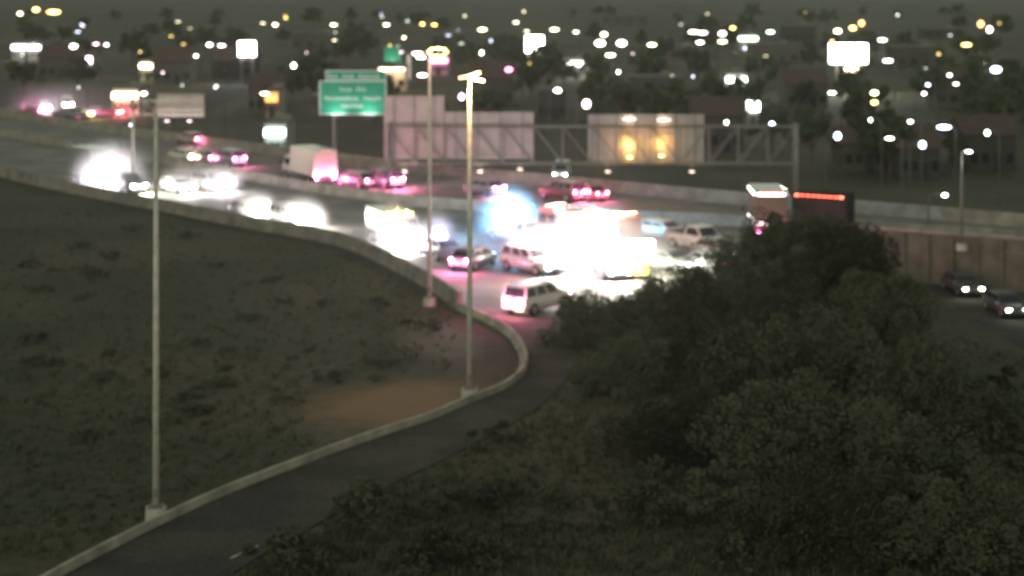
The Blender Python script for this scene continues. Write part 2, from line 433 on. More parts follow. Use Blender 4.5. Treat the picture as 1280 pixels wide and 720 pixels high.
def car(kind, label, px, aim, col=(.5,.5,.5), head=0, tail=0, z=0, group=None, cat=None, hcol=HW, tcol=TAILC, name=None, es=30, te=16, rack=False):
    S = SPEC[kind]; p = at(*px, z); q = at(*aim, z); rz = math.atan2(q.y-p.y, q.x-p.x)
    nm = name or {'sedan':'sedan_car', 'suv':'suv_car', 'pickup':'pickup_truck', 'van':'cargo_van'}[kind]
    root = thing(nm, label, cat or {'sedan':'car', 'suv':'car', 'pickup':'pickup truck', 'van':'van'}[kind], (p.x, p.y, z+.006), rz, group)
    pm = paint(col)
    MB().loft(hull(S['body'])).build('body', pm, root, True)
    a0, a1, b1, b0 = S['cab']; w = S['W']/2; zt = S['H']; zb = S['body'][3][3]-.06
    wt_ = w*.80; wb = w*.92
    MB().loft([[(a0,-wb,zb), (b0,-wb,zb), (b0,wb,zb), (a0,wb,zb)],
               [(a1,-wt_,zt-.05), (b1,-wt_,zt-.05), (b1,wt_,zt-.05), (a1,wt_,zt-.05)],
               [(a1+.08,-wt_+.08,zt), (b1-.08,-wt_+.08,zt), (b1-.08,wt_-.08,zt), (a1+.08,wt_-.08,zt)]]).build('cabin', pm, root)
    zl, zh = zb+.10, zt-.12
    def lerp(z, bot, top): t = (z-zb)/(zt-.05-zb); return bot+(top-bot)*t
    # windscreen, rear window
    for nm2, lo, hi, sg in (('windscreen', b0, b1, 1), ('rear_window', a0, a1, -1)):
        x0, x1 = lerp(zl, lo, hi), lerp(zh, lo, hi); y0, y1 = lerp(zl, wb, wt_)-.08, lerp(zh, wb, wt_)-.08
        MB().slab([(x0,-y0,zl), (x0,y0,zl), (x1,y1,zh), (x1,-y1,zh)], (sg, 0, .4), .012).build(nm2, M['glass'], root)
    xs0, xs1 = lerp(zl, a0, a1)+.12, lerp(zl, b0, b1)-.12; xt0, xt1 = lerp(zh, a0, a1)+.12, lerp(zh, b0, b1)-.12
    nwin = 1 if kind == 'pickup' else (3 if kind in ('suv',) else 2)
    rng = [(i/nwin, (i+1)/nwin) for i in range(nwin)]
    if kind == 'van': rng = [(.68, 1)]
    for s in (1, -1):
        for u, v in rng:
            g_ = .03
            pts = [(xs0+(xs1-xs0)*(u+g_), s*lerp(zl, wb, wt_), zl), (xs0+(xs1-xs0)*(v-g_), s*lerp(zl, wb, wt_), zl),
                   (xt0+(xt1-xt0)*(v-g_), s*lerp(zh, wb, wt_), zh), (xt0+(xt1-xt0)*(u+g_), s*lerp(zh, wb, wt_), zh)]
            MB().slab(pts, (0, s, .15), .012).build('side_window', M['glass'], root)
        MB().box((b0-.25, s*(w+.08), zb+.12), (.12,.2,.14), bevel=.03).build('wing_mirror', pm, root)
        r = .34 if kind == 'sedan' else .39
        for x in (S['L']/2*.62, -S['L']/2*.62): wheel(root, x, s*(w-.10), r)
    xf, xr = S['body'][-1][0]-.02, S['body'][0][0]+.0
    yw = w*.66
    lights(root, xf-.02, xr, yw, .68 if kind == 'sedan' else .84, .84 if kind == 'sedan' else .98, head, tail, hcol, tcol, es=es, te=te)
    MB().box((xf, 0, .5), (.08, w*1.0, .2), bevel=.03).build('grille', M['blackp'], root)
    MB().box((xr-.02, 0, .46), (.12, w*1.7, .18), bevel=.04).build('bumper', pm if kind != 'pickup' else M['chrome'], root)
    plate(root, xr-.10)
    if kind == 'pickup':
        MB().box((-1.7, 0, 1.185), (1.9, w*1.55, .02)).build('bed_liner', M['blackp'], root)
    if rack:
        for s in (1, -1): MB().tube([(a1+.1, s*.62, zt+.08), (b1-.2, s*.62, zt+.08)], .025, 6).build('roof_rail', M['blackp'], root)
    return root, S
def lightbar(root, x, z, cols, width=1.3, power=0, est=20, name='light_bar'):
    bb = MB().box((x, 0, z+.03), (.30, width, .05), bevel=.015).build(name, M['blackp'], root)
    n = len(cols)
    for i, c in enumerate(cols):
        y = -width/2 + width*(i+.5)/n
        MB().box((x, y, z+.12), (.26, width/n*.92, .12), bevel=.03).build('light_module', emit(c, est), bb)
        if power: lamp((x, y, z+.42), c, power, root, r=.12)
def police(label, px, aim, col, cols, power, z=0, head=0, tail=0, kind='suv', est=20, bar_name='light_bar', tcol=TAILC):
    root, S = car(kind, label, px, aim, col, head, tail, z, cat='police car', name='police_car', tcol=tcol)
    lightbar(root, 0 if kind == 'suv' else -.2, S['H'], cols, power=power, est=est)
    MB().tube([(2.46,-.5,.5), (2.62,-.5,.55), (2.62,-.5,.95), (2.62,.5,.95), (2.62,.5,.55), (2.46,.5,.5)], .03, 6).build('push_bar', M['blackp'], root)
    return root
def box_truck(label, px, aim, box_col=(.75,.70,.62), cab_col=(.4,.4,.4), L=7.2, bh=2.6, W=2.45, head=0, tail=0, z=0, strips=None, name='box_truck', es=30, te=16, hcol=HW, beacon=None, tcol=TAILC, cat='truck', cargo=True):
    p = at(*px, z); q = at(*aim, z); rz = math.atan2(q.y-p.y, q.x-p.x)
    root = thing(name, label, cat, (p.x, p.y, z+.006), rz)
    w = W/2; x0 = -L/2; x1 = L/2; cab = 2.1
    MB().box(((x0+x1)/2-.2, 0, .78), (L-.6, .9, .22)).build('chassis', M['blackp'], root)
    MB().loft([[(x1-cab,-w*.92,.55), (x1-.02,-w*.88,.55), (x1-.02,w*.88,.55), (x1-cab,w*.92,.55)],
               [(x1-cab,-w*.94,1.5), (x1,-w*.9,1.45), (x1,w*.9,1.45), (x1-cab,w*.94,1.5)],
               [(x1-cab,-w*.86,2.45), (x1-.55,-w*.80,2.45), (x1-.55,w*.80,2.45), (x1-cab,w*.86,2.45)],
               [(x1-cab+.1,-w*.7,2.55), (x1-.75,-w*.66,2.55), (x1-.75,w*.66,2.55), (x1-cab+.1,w*.7,2.55)]]).build('cab', paint(cab_col), root)
    def fx(zz): return x1 - .55*(zz-1.45)/1.0
    MB().slab([(fx(1.6),-w*.80,1.6), (fx(1.6),w*.80,1.6), (fx(2.3),w*.72,2.3), (fx(2.3),-w*.72,2.3)], (1,0,.5), .015).build('windscreen', M['glass'], root)
    for s in (1, -1):
        MB().slab([(x1-cab+.35, s*w*.93, 1.55), (x1-.35, s*w*.90, 1.55), (x1-.6, s*w*.84, 2.2), (x1-cab+.35, s*w*.87, 2.2)], (0,s,.1), .015).build('side_window', M['glass'], root)
        MB().box((x1-.35, s*(w+.18), 1.75), (.1,.18,.42), bevel=.03).build('wing_mirror', M['blackp'], root)
        for x in (x1-.95, x0+1.5): wheel(root, x, s*(w-.18), .48, .30)
    if cargo:
        bx0, bx1 = x0, x1-cab-.12; bz = 1.02
        MB().box(((bx0+bx1)/2, 0, bz+bh/2), (bx1-bx0, W, bh), bevel=.04).build('cargo_box', paint(box_col), root)
        dr = MB()
        for k in range(8): dr.box((bx0-.012, 0, bz+.16+k*(bh-.35)/8+(bh-.35)/16), (.025, W-.30, (bh-.35)/8-.02))
        dr.build('rear_door', paint(tuple(min(.85, c*1.08) for c in box_col)), root)
        for k in range(5 if strips else 3):
            n_ = 5 if strips else 3
            y = (k-(n_-1)/2)*.36
            lens(root, 'marker_lamp', (bx0-.03, y, bz+bh-.07), (.04,.12,.05), emit((1,.25,.15), 5))
        if strips:
            for zz, hh, c in strips:
                for s in (1, -1):
                    MB().box(((bx0+bx1)/2, s*(w+.015), zz), (bx1-bx0-.2, .03, hh)).build('light_strip', emit(c, 5), root)
                MB().box((bx0-.035, 0, zz), (.03, W-.35, hh)).build('light_strip', emit(c, 5), root)
    lights(root, x1+.02, x0-.01, w*.76, .86, .86, head, tail, hcol, tcol, hs=(.06,.36,.22), ts=(.06,.24,.20), es=es, te=te)
    MB().box((x1+.03, 0, 1.05), (.05, w*.9, .34), bevel=.02).build('grille', M['blackp'], root)
    MB().box((x1+.05, 0, .58), (.16, W*.95, .24), bevel=.04).build('bumper', M['chrome'], root)
    MB().box((x0+.02, 0, .60), (.10, W*.85, .12), bevel=.02).build('rear_bumper', M['blackp'], root)
    if beacon:
        bb = MB().box((x1-1.35, 0, 2.60), (.25, 1.1, .08)).build('beacon_bar', M['blackp'], root)
        for y in (-.4, .4):
            MB().tube([(x1-1.35, y, 2.64), (x1-1.35, y, 2.84)], [.11,.08], 12).build('beacon', emit(beacon, 14), bb)
            lamp((x1-1.35, y, 3.0), beacon, 260, root)
    return root

G1 = 'vehicles queued with headlights on behind the barrier'
dn = lambda x, y: (x+60, y+12)    # toward the camera along the near carriageway
KH = 1800.0
# near carriageway: headlights
box_truck('white semi sized truck in the leftmost white headlight glare, behind the barrier', (120,232), (185,247), head=KH*3.2, box_col=(.25,.25,.25), hcol=(1,.92,1), es=60)
car('suv', 'dark suv almost lost in the leftmost headlight glare, beside the truck', (160,240), (225,255), (.08,.08,.09), head=KH*.8, group=G1, hcol=(1,.97,.85), es=60)
car('sedan', 'pale sedan with headlights on, first behind the tall unlit pole', (222,240), (285,254), (.5,.5,.52), head=KH*.3, group=G1, es=60)
car('suv', 'silver suv with headlights on, second past the tall unlit pole', (264,238), (328,251), (.4,.4,.42), head=KH*.35, group=G1, es=60, hcol=(1,.9,1))
car('sedan', 'dark sedan with headlights on, third past the tall unlit pole', (312,273), (372,287), (.1,.1,.12), head=KH*.75, group=G1, es=60)
car('suv', 'white suv with headlights on, just ahead of the dark sedan by the barrier', (364,283), (424,298), (.7,.7,.7), head=KH*.85, group=G1, es=60)
box_truck('white tow truck with two yellow roof beacons and both headlights glaring by the barrier', (492,306), (535,328), head=KH*1.5, es=60, beacon=(1,.8,.2), bh=1.6, L=6.8, hcol=(1,.93,.95), name='tow_truck')
police('police car with a violet blue light bar beside the tow truck', (548,322), (500,306), (.1,.1,.12), [(.35,.3,1), (.45,.35,1)], 260, kind='sedan')
car('sedan', 'dark sedan with two pink tail lights, just left of the cyan police glare', (592,334), (655,312), (.12,.12,.14), tail=260)
# the closure
police('police car with a cyan blue light bar left of the white glare', (643,302), (580,290), (.6,.6,.62), [(.10,.62,1), (.12,.66,1), (.22,.45,1)], 2600, head=0, est=30)
police('police car with a red and pink light bar just above the white suv', (664,340), (725,352), (.75,.75,.75), [(1,.3,.4), (1,.45,.6), (1,.9,.9)], 1300, head=500)
sv, S = car('suv', 'white suv with pink tail lights at the head of the exit ramp', (672,388), (725,375), (.75,.68,.62), tail=230, rack=True)
lamp((-2.8,-.55,.55), (1,.55,.15), 60, sv)
# far carriageway: tail lights
up = lambda x, y: (x-60, y-9)
box_truck('cream box truck with two large pink brake lights under the green road sign', (386,228), (352,219), box_col=(.62,.55,.46), bh=2.5, tail=650, L=8)
car('sedan', 'low dark sedan with pink brake lights, first behind the cream box truck', (446,233), up(446,233), (.15,.15,.15), tail=230)
car('suv', 'dark suv with wide pink brake lights, second behind the cream box truck', (478,234), up(478,234), (.1,.1,.12), tail=420)
car('sedan', 'grey sedan with pink brake lights seen across the pole with the angled lamp heads', (604,243), up(604,243), (.25,.25,.27), tail=330)
car('suv', 'maroon suv with pink brake lights under the grey van on the lower road', (703,250), up(703,250), (.2,.05,.05), tail=260)
car('sedan', 'small red car with one pale brake light next to the maroon suv', (731,250), up(731,250), (.3,.05,.05), tail=90)
car('sedan', 'cream lit sedan on the far lanes, farthest left of three behind the tall unlit pole', (230,202), up(230,202), (.7,.65,.55), tail=120, tcol=(1,.75,.55))
car('sedan', 'dark sedan with pink tail lights between the cream sedan and the trailing suv', (254,204), up(254,204), (.2,.2,.2), tail=150)
car('suv', 'trailing dark suv with pink tail lights behind the unlit pole', (284,207), up(284,207), (.2,.2,.22), tail=180)
# truck and trailer on the right
box_truck('boxy rescue truck with pale light strips and a pink tail light, above the dark trees', (957,296), (938,272), box_col=(.11,.09,.065), cab_col=(.10,.11,.085), bh=3.0, L=7.0, tail=330,
          strips=[(3.75,.22,(1,.88,.85)), (1.55,.20,(1,.90,.88))], name='rescue_truck')
p = at(1029,296); q = at(985,293)
tr = thing('box_trailer', 'dark box trailer topped by a row of red lamps behind the rescue truck', 'trailer', (p.x, p.y, .006), math.atan2(q.y-p.y, q.x-p.x))
MB().box((0,0,2.3), (4.4,2.3,2.3), bevel=.05).build('cargo_box', mat('dull_black_panel', (.03,.03,.027), .9, spec=.05), tr)
MB().box((.2,0,.85), (4.6,1.0,.25)).build('chassis', M['blackp'], tr)
for s in (1, -1):
    for x in (-1.2,-.1): wheel(tr, x, s*1.05, .5, .3)
    MB().box((2.3, s*.5, .5), (.12,.12,.9)).build('landing_leg', M['steel'], tr)
for k in range(9):
    x = 1.76 - k*.44
    ml = lens(tr, 'marker_lamp', (x, 1.19, 3.30), (.30,.07,.14), emit((1,.10,.06), 5 if k not in (0,8) else 14))
for x in (-1.2, 0, 1.2): lamp((x, 1.7, 3.45), (1,.15,.10), 6, tr)
for s in (1,-1): lens(tr, 'taillight', (-2.22, s*.9, 1.3), (.06,.3,.16), mat_tail())
# vehicles right of the glare
car('sedan', 'white sedan with small headlights on, highest of the cluster right of the white glare', (828,298), (880,306), (.6,.6,.6), head=90)
car('sedan', 'grey sedan with headlights on, at the lower right corner of the white glare', (833,337), (890,345), (.3,.3,.3), head=140)
car('pickup', 'white pickup truck with bright headlights between the white glare and the rescue truck', (872,312), (925,322), (.75,.72,.7), head=150)
car('sedan', 'dark sedan with pale headlights behind the one with the pink tail light', (900,324), (950,334), (.25,.25,.25), head=90, hcol=(1,.95,.8))
car('sedan', 'car with a pink tail light nearest the dark tree tops', (884,338), (835,328), (.2,.2,.2), tail=200)
car('sedan', 'lone small car with one pale headlight just below the rescue truck', (938,326), (985,333), (.3,.3,.3), head=60, hcol=(1,.95,.85))
# added lamp towers that brighten the glare, and the fire engine inside it
def fire_engine():
    p = at(735,312); q = at(660,300)
    r = thing('fire_engine', 'fire engine with orange light bars on its roof, half lost in the white glare', 'fire engine', (p.x, p.y, .006), math.atan2(q.y-p.y, q.x-p.x))
    red = paint((.45,.06,.04)); L = 8.6
    MB().box((-1.1,0,1.75), (6.2,2.5,2.3), bevel=.05).build('body', red, r)
    MB().loft([[(2.05,-1.22,.5), (4.2,-1.2,.5), (4.2,1.2,.5), (2.05,1.22,.5)], [(2.05,-1.24,1.6), (4.3,-1.2,1.6), (4.3,1.2,1.6), (2.05,1.24,1.6)],
               [(2.05,-1.16,2.85), (4.1,-1.1,2.85), (4.1,1.1,2.85), (2.05,1.16,2.85)]]).build('cab', red, r)
    MB().slab([(4.30,-1.05,1.65), (4.30,1.05,1.65), (4.14,1.0,2.55), (4.14,-1.0,2.55)], (1,0,.1), .02).build('windscreen', M['glass'], r)
    for s in (1, -1):
        for u in (0, 1): MB().box((2.65+u*.95, s*1.225, 2.1), (.75,.04,.75)).build('side_window', M['glass'], r)
        for k in range(4): MB().box((-3.6+k*1.45, s*1.262, 1.75), (1.25,.03,1.5)).build('locker_shutter', M['chrome'], r)
        MB().box((-1.1, s*1.265, .80), (6.2,.03,.16)).build('stripe', M['white'], r)
        for x in (3.2,-2.6): wheel(r, x, s*1.08, .52, .32)
    ld = MB()
    for s in (.22, -.22): ld.box((-1.1, s, 3.05), (6.4,.06,.10))
    for k in range(16): ld.box((-4.1+k*.4, 0, 3.05), (.05,.40,.05))
    ld.build('ladder', M['chrome'], r)
    for x, z in ((3.4, 2.88), (-3.9, 2.93)):
        lightbar(r, x, z, [(1,.35,.2), (1,.75,.5), (1,.3,.3)], 2.0, power=150, est=10)
    for s in (1, -1):
        lens(r, 'headlight', (4.32, s*.85, .95), (.06,.4,.25), emit(HW, 60)); lamp((4.6, s*.85, .95), HW, 600, r)
        lens(r, 'taillight', (-4.24, s*1.0, 1.1), (.06,.22,.3), mat_tail())
    MB().box((4.36,0,.62), (.2,2.4,.28), bevel=.04).build('bumper', M['chrome'], r)
fire_engine()
def glare_tower(px, label, power, hgt=2.9, col=(1,1,.80)):  # invented lamp mast, added to brighten the white glare
    p = at(*px)
    r = thing('glare_tower', label, 'added lamp tower', (p.x, p.y, .006), R(92))
    MB().box((0,0,.75), (2.0,1.1,.9), bevel=.05).build('generator', paint((.55,.45,.1)), r)
    for s in (1, -1): wheel(r, 0, s*.66, .32, .2)
    MB().tube([(1.0,0,.5), (2.1,0,.42)], .04, 6).build('drawbar', M['steel'], r)
    MB().tube([(0,0,1.2), (0,0,2.6), (0,0,hgt)], [.09,.07,.05], 8).build('mast', M['galv'], r)
    MB().box((0,0,hgt), (.08,1.8,.08)).build('crossbar', M['galv'], r)
    for k in range(4):
        y = -.75+k*.5
        f = MB().box((-.06,y,hgt+.02), (.16,.40,.34), bevel=.02).build('floodlight', M['blackp'], r)
        MB().box((-.155,y,hgt+.02), (.02,.34,.28)).build('flood_lens', emit(col, 90), f)
        lamp((-.42,y,hgt-.05), col, power/4, r, r=.15)
    return r
glare_tower((745,318), 'tall added lamp tower in the middle of the blinding white glare', 4200)
glare_tower((800,347), 'added lamp tower at the lower right of the blinding white glare', 4500, 2.4)
glare_tower((702,338), 'added lamp tower at the lower left of the blinding white glare, above the white suv', 2600, 2.0, (1,.9,.95))
car('suv', 'white suv parked deep inside the blinding white glare, between the added lamp towers', (765,345), (800,372), (.8,.8,.8), head=1000)
# frontage road queue, far left
GQ = 'cars queued on the distant road beyond the freeway'
qz = ZN+.01
ql = lambda x, y: (x-60, y-3)
qr = lambda x, y: (x+60, y+3)
car('sedan', 'farthest left pink lit sedan in the distant queue', (22,141), ql(22,141), (.3,.3,.3), tail=572, z=qz, group=GQ)
car('sedan', 'pink lit sedan just left of the lavender headlights in the distant queue', (40,143), ql(40,143), (.3,.1,.1), tail=660, z=qz, group=GQ)
car('suv', 'suv with glaring lavender headlights in the distant queue', (56,139), (80,160), (.6,.6,.6), head=1540, z=qz, group=GQ, hcol=(.85,.8,1))
car('van', 'cream van with headlights on in the middle of the distant queue', (84,135), (105,156), (.7,.68,.6), head=924, z=qz, group=GQ, hcol=(1,.9,.85))
car('sedan', 'sedan with magenta tail lights beside the cream van', (80,146), ql(80,146), (.3,.2,.3), tail=726, z=qz, group=GQ, tcol=(1,.2,.6))
car('pickup', 'grey pickup with yellow lamps low on its tail in the distant queue', (97,148), ql(97,148), (.3,.3,.32), tail=242, z=qz, group=GQ, tcol=(1,.75,.2))
car('sedan', 'white sedan with red tail lights, next to last in the distant queue', (119,144), ql(119,144), (.7,.7,.7), tail=616, z=qz, group=GQ, tcol=(1,.15,.2))
car('sedan', 'last red lit sedan of the distant queue, nearest the small sign truss', (137,145), ql(137,145), (.3,.1,.1), tail=660, z=qz, group=GQ, tcol=(1,.15,.2))
car('sedan', 'pinkish lit sedan alone on the distant road above the two far sedans', (238,180), (180,172), (.5,.3,.3), tail=120, z=0)
# lower road van, underpass cars
car('van', 'grey van on the lower road beneath the gap between the gantry panels', (702,224), (690,240), (.4,.4,.45), head=160, z=ZN+.01, es=40)
car('sedan', 'sedan with two headlights close under the retaining wall on the underpass street', (1203,366), (1262,396), (.06,.06,.06), head=14, z=ZS+.01, hcol=(1,1,.8))
car('sedan', 'sedan with two headlights nearest the frame edge on the underpass street', (1257,392), (1316,424), (.05,.05,.06), head=12, z=ZS+.01, hcol=(1,1,.85))

# ---------------------------------------------------------------- light poles
def pole(px, top, label, name='light_pole', w=.88, z=0, m='galv'):
    b_ = at(*px, z); t_ = at_y(top[0], top[1], b_.y); h = t_.z - z
    r = thing(name, label, 'light pole', (b_.x, b_.y, z))
    MB().tube([(0,0,-.05), (0,0,.45)], [.42,.40], 16).build('footing', M['conc'], r)
    MB().box((0,0,.48), (.55,.55,.06), bevel=.01).build('base_plate', M['steel'], r)
    MB().tube([(0,0,.5), (0,0,h*.5), (0,0,h)], [.155*w,.13*w,.09*w], 14).build('shaft', M[m], r, True)
    MB().box((.0,-.165*w,1.0), (.12,.05,.3), bevel=.01).build('hand_hole_cover', M['steel'], r)
    for a in range(4):
        MB().tube([(.2*(-1)**a, .2*(-1)**(a//2), .5), (.2*(-1)**a, .2*(-1)**(a//2), .62)], .025, 6).build('anchor_bolt', M['steel'], r)
    return r, h
r, h = pole((195,648), (196,146), 'tall unlit steel pole standing alone before the dark infield slope', w=.85)
MB().tube([(0,0,h-.1), (0,0,h+.12)], [.13,.04], 12).build('cap', M['galv'], r)
r, h = pole((537,381), (539,76), 'steel pole with a ring of yellow lamps, its foot by the barrier end')
ring = MB()
N = 20
ring.tube([(.5+.60*math.cos(2*PI*k/N), .30*math.sin(2*PI*k/N), h+.55+.22*math.sin(2*PI*k/N)) for k in range(N+1)], .05, 6, caps=False)
ring.build('lamp_ring', emit((1,.88,.25), 2), r)
for k in range(8):
    a = 2*PI*k/8; c = (.5+.60*math.cos(a), .30*math.sin(a), h+.55+.22*math.sin(a))
    MB().ball(c, .11, 1).build('lamp_head', emit((1,.85,.25), 3.2), r)
MB().tube([(0,0,h-.05), (.25,0,h+.25), (.5,0,h+.33)], .05, 8).build('bracket', M['galv'], r)
lamp((.5,0,h+.4), (1,.85,.4), 480, r, r=.3); lamp((.5,-.1,h-.0), (1,.5,.5), 50, r, r=.2)
MB().box((.5,0,h+.1), (.75,.3,.14), bevel=.04).build('beacon', emit((1,.16,.42), 3), r)
MB().box((-.55,0,h+.22), (.5,.28,.15), bevel=.04).build('lamp_head', emit((1,.92,.9), 12), r)
r, h = pole((587,497), (588,104), 'steel pole with two angled warm lamp heads, its foot on the bare dirt')
for (x, z, dx, dz, c, e) in ((.15,.35,.75,.22,(1,.62,.24),2.6), (.45,.10,.55,-.12,(1,.80,.55),4), (-.35,.22,.35,.06,(1,.65,.3),2)):
    MB().slab([(x-dx/2,-.16,z+h-dz/2), (x+dx/2,-.16,z+h+dz/2), (x+dx/2,.16,z+h+dz/2), (x-dx/2,.16,z+h-dz/2)], (0,0,1), .13).build('lamp_head', emit(c, e), r)
MB().tube([(0,0,h-.05), (0,0,h+.3)], .05, 8).build('bracket', M['galv'], r)
lamp((.3,-.3,h+.25), (1,.72,.38), 520, r, r=.3); lamp((-.1,.0,h-.35), (1,.62,.30), 700, r, r=.2)
r, h = pole((1202,312), (1206,190), 'slim dim pole with one small white lamp behind the retaining wall', w=.7, m='steel')
MB().tube([(0,0,h-.1), (.15,-.2,h+.05), (.35,-.5,h+.1)], .05, 6).build('bracket', M['galv'], r)
MB().box((.4,-.55,h+.08), (.4,.3,.16), bevel=.04).build('lamp_head', emit((.95,1,.95), 8), r)
lamp((.4,-.6,h-.15), (.95,1,.95), 60, r)

# ---------------------------------------------------------------- the sign gantry
GY = at(740, 240).y + 7.0      # its distance
def gp(x, y): return at_y(x, y, GY)
gl, gr = gp(484,158), gp(996,158); zt = gl.z; zb_ = gp(740,204).z
gx0, gx1 = gl.x, gr.x
gan = thing('sign_gantry', 'long steel sign gantry carrying the backs of three panels over the lower road', 'sign gantry', (gx0, GY, ZN))
dz = -ZN
def gpt(x, y, z): return (x-gx0, y, z+dz)
for y in (-.75, .75):
    for z in (zt, zb_):
        MB().tube([gpt(gx0,y,z), gpt(gx1,y,z)], .09, 8).build('chord', M['steel'], gan)
nb = 14
web = MB()
for i in range(nb+1):
    x = gx0+(gx1-gx0)*i/nb
    for y in (-.75, .75):
        web.tube([gpt(x,y,zb_), gpt(x,y,zt)], .05, 6)
        if i < nb:
            x2 = gx0+(gx1-gx0)*(i+1)/nb
            a, c = (zt, zb_) if i < 10 else (zb_, zt)
            web.tube([gpt(x,y,a), gpt(x2,y,c)], .05, 6)
    for z in (zb_, zt): web.tube([gpt(x,-.75,z), gpt(x,.75,z)], .04, 6)
web.build('truss_lattice', M['steel'], gan)
for x in (gx0+.1, gx1-.1):
    for y in (-.75, .75):
        MB().tube([gpt(x,y,ZN), gpt(x,y,zt+.3)], .17, 10).build('post', M['steel'], gan)
    MB().box(gpt(x,0,ZN+.2), (.9,2.4,.5)).build('footing', M['conc2'], gan)
def panel(x0, y0, x1, y1, label):
    a = at_y(x0, y0, GY+1.05); c = at_y(x1, y1, GY+1.05)
    o = MB().box(gpt((a.x+c.x)/2, 1.05, (a.z+c.z)/2), (c.x-a.x, .06, a.z-c.z)).build('sign_panel', M['panelback'], gan)
    o['label'] = label
    rb = MB(); n = max(3, int((a.z-c.z)/.75))
    for k in range(n):
        rb.box(gpt((a.x+c.x)/2, .99, c.z+(a.z-c.z)*(k+.5)/n), (c.x-a.x-.1, .05, .07))
    rb.build('stiffener_rib', M['panelback'], o)
    st = MB()
    m_ = max(2, int((c.x-a.x)/1.8))
    for k in range(m_): st.box(gpt(a.x+(c.x-a.x)*(k+.5)/m_, .93, (a.z+c.z)/2), (.12,.08,a.z-c.z+.1))
    st.build('mounting_rib', M['steel'], o)
    return a, c
panel(480,120,555,199, 'tall squarish pinkish panel back')
panel(556,140,667,199, 'long low pinkish panel back')
a, c = panel(735,143,880,202, 'panel back with two patches of yellow light')
# work lights on the third panel
for x, y, w_ in ((787,182,.9), (827,180,.7)):
    q = at_y(x, y, GY+.35)
    lamp(gpt(q.x, .15, q.z), (1,.55,.14), 300*w_, gan, r=.05)
    MB().box(gpt(q.x, .30, q.z-1.15), (.5,.2,.14), bevel=.03).build('sign_luminaire', emit((1,.7,.25), 8), gan)
for x, y in ((787,149), (830,150)):
    q = at_y(x, y, GY+.35)
    lamp(gpt(q.x, .55, q.z), (1,.75,.6), 34, gan, r=.05)
    MB().box(gpt(q.x, .45, q.z), (1.3,.12,.07)).build('sign_luminaire', emit((1,.82,.72), 5), gan)
# weak general wash so the backs read: lamps added in front of the truss
for x, y, c_, pw in ((505,215,(1,.80,.70),90), (600,215,(1,.82,.68),95), (650,212,(1,.85,.7),30), (760,215,(1,.75,.62),36), (865,215,(1,.75,.6),32)):
    q = at_y(x, y, GY-1.6)
    MB().box(gpt(q.x, -1.45, q.z), (.5,.25,.14), bevel=.03).build('wash_lamp', emit(c_, 1.5), gan)
    MB().tube([gpt(q.x, -1.45, q.z), gpt(q.x, -.75, zb_)], .03, 6).build('lamp_arm', M['steel'], gan)
    lamp(gpt(q.x, -1.5, q.z+.3), c_, pw, gan, r=.15)

# ---------------------------------------------------------------- the green road sign
sb = at(418, 212); SY = sb.y + 8
gs = thing('road_sign', 'bright green overhead road sign with rows of blurred white lettering and a top tab', 'road sign', (at_y(418,150,SY).x, SY, ZN))
ox = gs.location.x
def sp(x, y, dy=0): q = at_y(x, y, SY+dy); return Vector((q.x-ox, dy, q.z-ZN))
def face(x0, y0, x1, y1, name, m, dy=0, th=.08, parent=gs):
    a = sp(x0, y0, dy); c = sp(x1, y1, dy)
    return MB().box(((a.x+c.x)/2, dy, (a.z+c.z)/2), (abs(c.x-a.x), th, abs(a.z-c.z)), bevel=.0).build(name, m, parent)
face(399,101,483,143.5,'border', M['white'], -.10, .04)
pn = face(400.5,102.2,481.5,142,'sign_face', M['green'], -.13, .06)
face(407,88,483,100.5,'border', M['white'], -.10, .04)
pn2 = face(408.2,89.2,481.8,99.6,'exit_tab', M['green'], -.13, .06)
def words_row(y, hpx, groups, parent):
    rnd = random.Random(int(y))
    for x0, x1, n in groups:
        b = MB()
        cw = (x1-x0)/n
        for k in range(n):
            xa = x0+k*cw; xb = xa+cw*.72
            top = y-hpx/2 if (k == 0 or rnd.random() < .35) else y-hpx*.22
            def bar(u0, v0, u1, v1):
                a = sp(u0, v0, -.175); c = sp(u1, v1, -.175)
                b.box(((a.x+c.x)/2, -.172, (a.z+c.z)/2), (max(abs(c.x-a.x),.05), .012, max(abs(a.z-c.z),.05)))
            bar(xa, top, xa+cw*.2, y+hpx/2); sty = rnd.randrange(3)
            if sty != 1: bar(xb-cw*.2, max(top, y-hpx*.22), xb, y+hpx/2)
            if sty != 2: bar(xa, y+hpx/2-1.0, xb, y+hpx/2)
            bar(xa, y-.5, xb, y+.5)
        b.build('lettering', M['white'], parent)
words_row(95, 5.2, [(411,423,2), (428,443,4), (448,475,7)], pn2)
words_row(111, 5.2, [(425,440,4), (446,458,3)], pn)
words_row(122.5, 5.4, [(406,449,9), (455,477,5)], pn)
words_row(132, 4.6, [(427,454,6)], pn)
MB().box((0, .05, (sp(418,118).z)/1), (4.8,.12,.14)).build('cross_beam', M['steel'], gs)
MB().tube([(0,.15,0), (0,.15,sp(418,92).z)], .26, 12).build('post', M['steel'], gs)
for x in (420, 460):
    q = sp(x, 148, -1.5)
    MB().tube([(q.x,-.1,q.z), (q.x,-1.5,q.z)], .035, 6).build('lamp_arm', M['steel'], gs)
    MB().box((q.x,-1.5,q.z), (.55,.22,.14), bevel=.03).build('sign_luminaire', M['steel'], gs)
    lamp((q.x,-1.5,q.z+.12), (.85,1,.92), 300, gs, r=.1, spot=R(130), aim=(0,1.3,1.6))
# back edge stiffeners show from aside
for z in (105, 122, 138): face(400,z-1,483,z+1,'stiffener_rib', M['steel'], 0.0, .10)

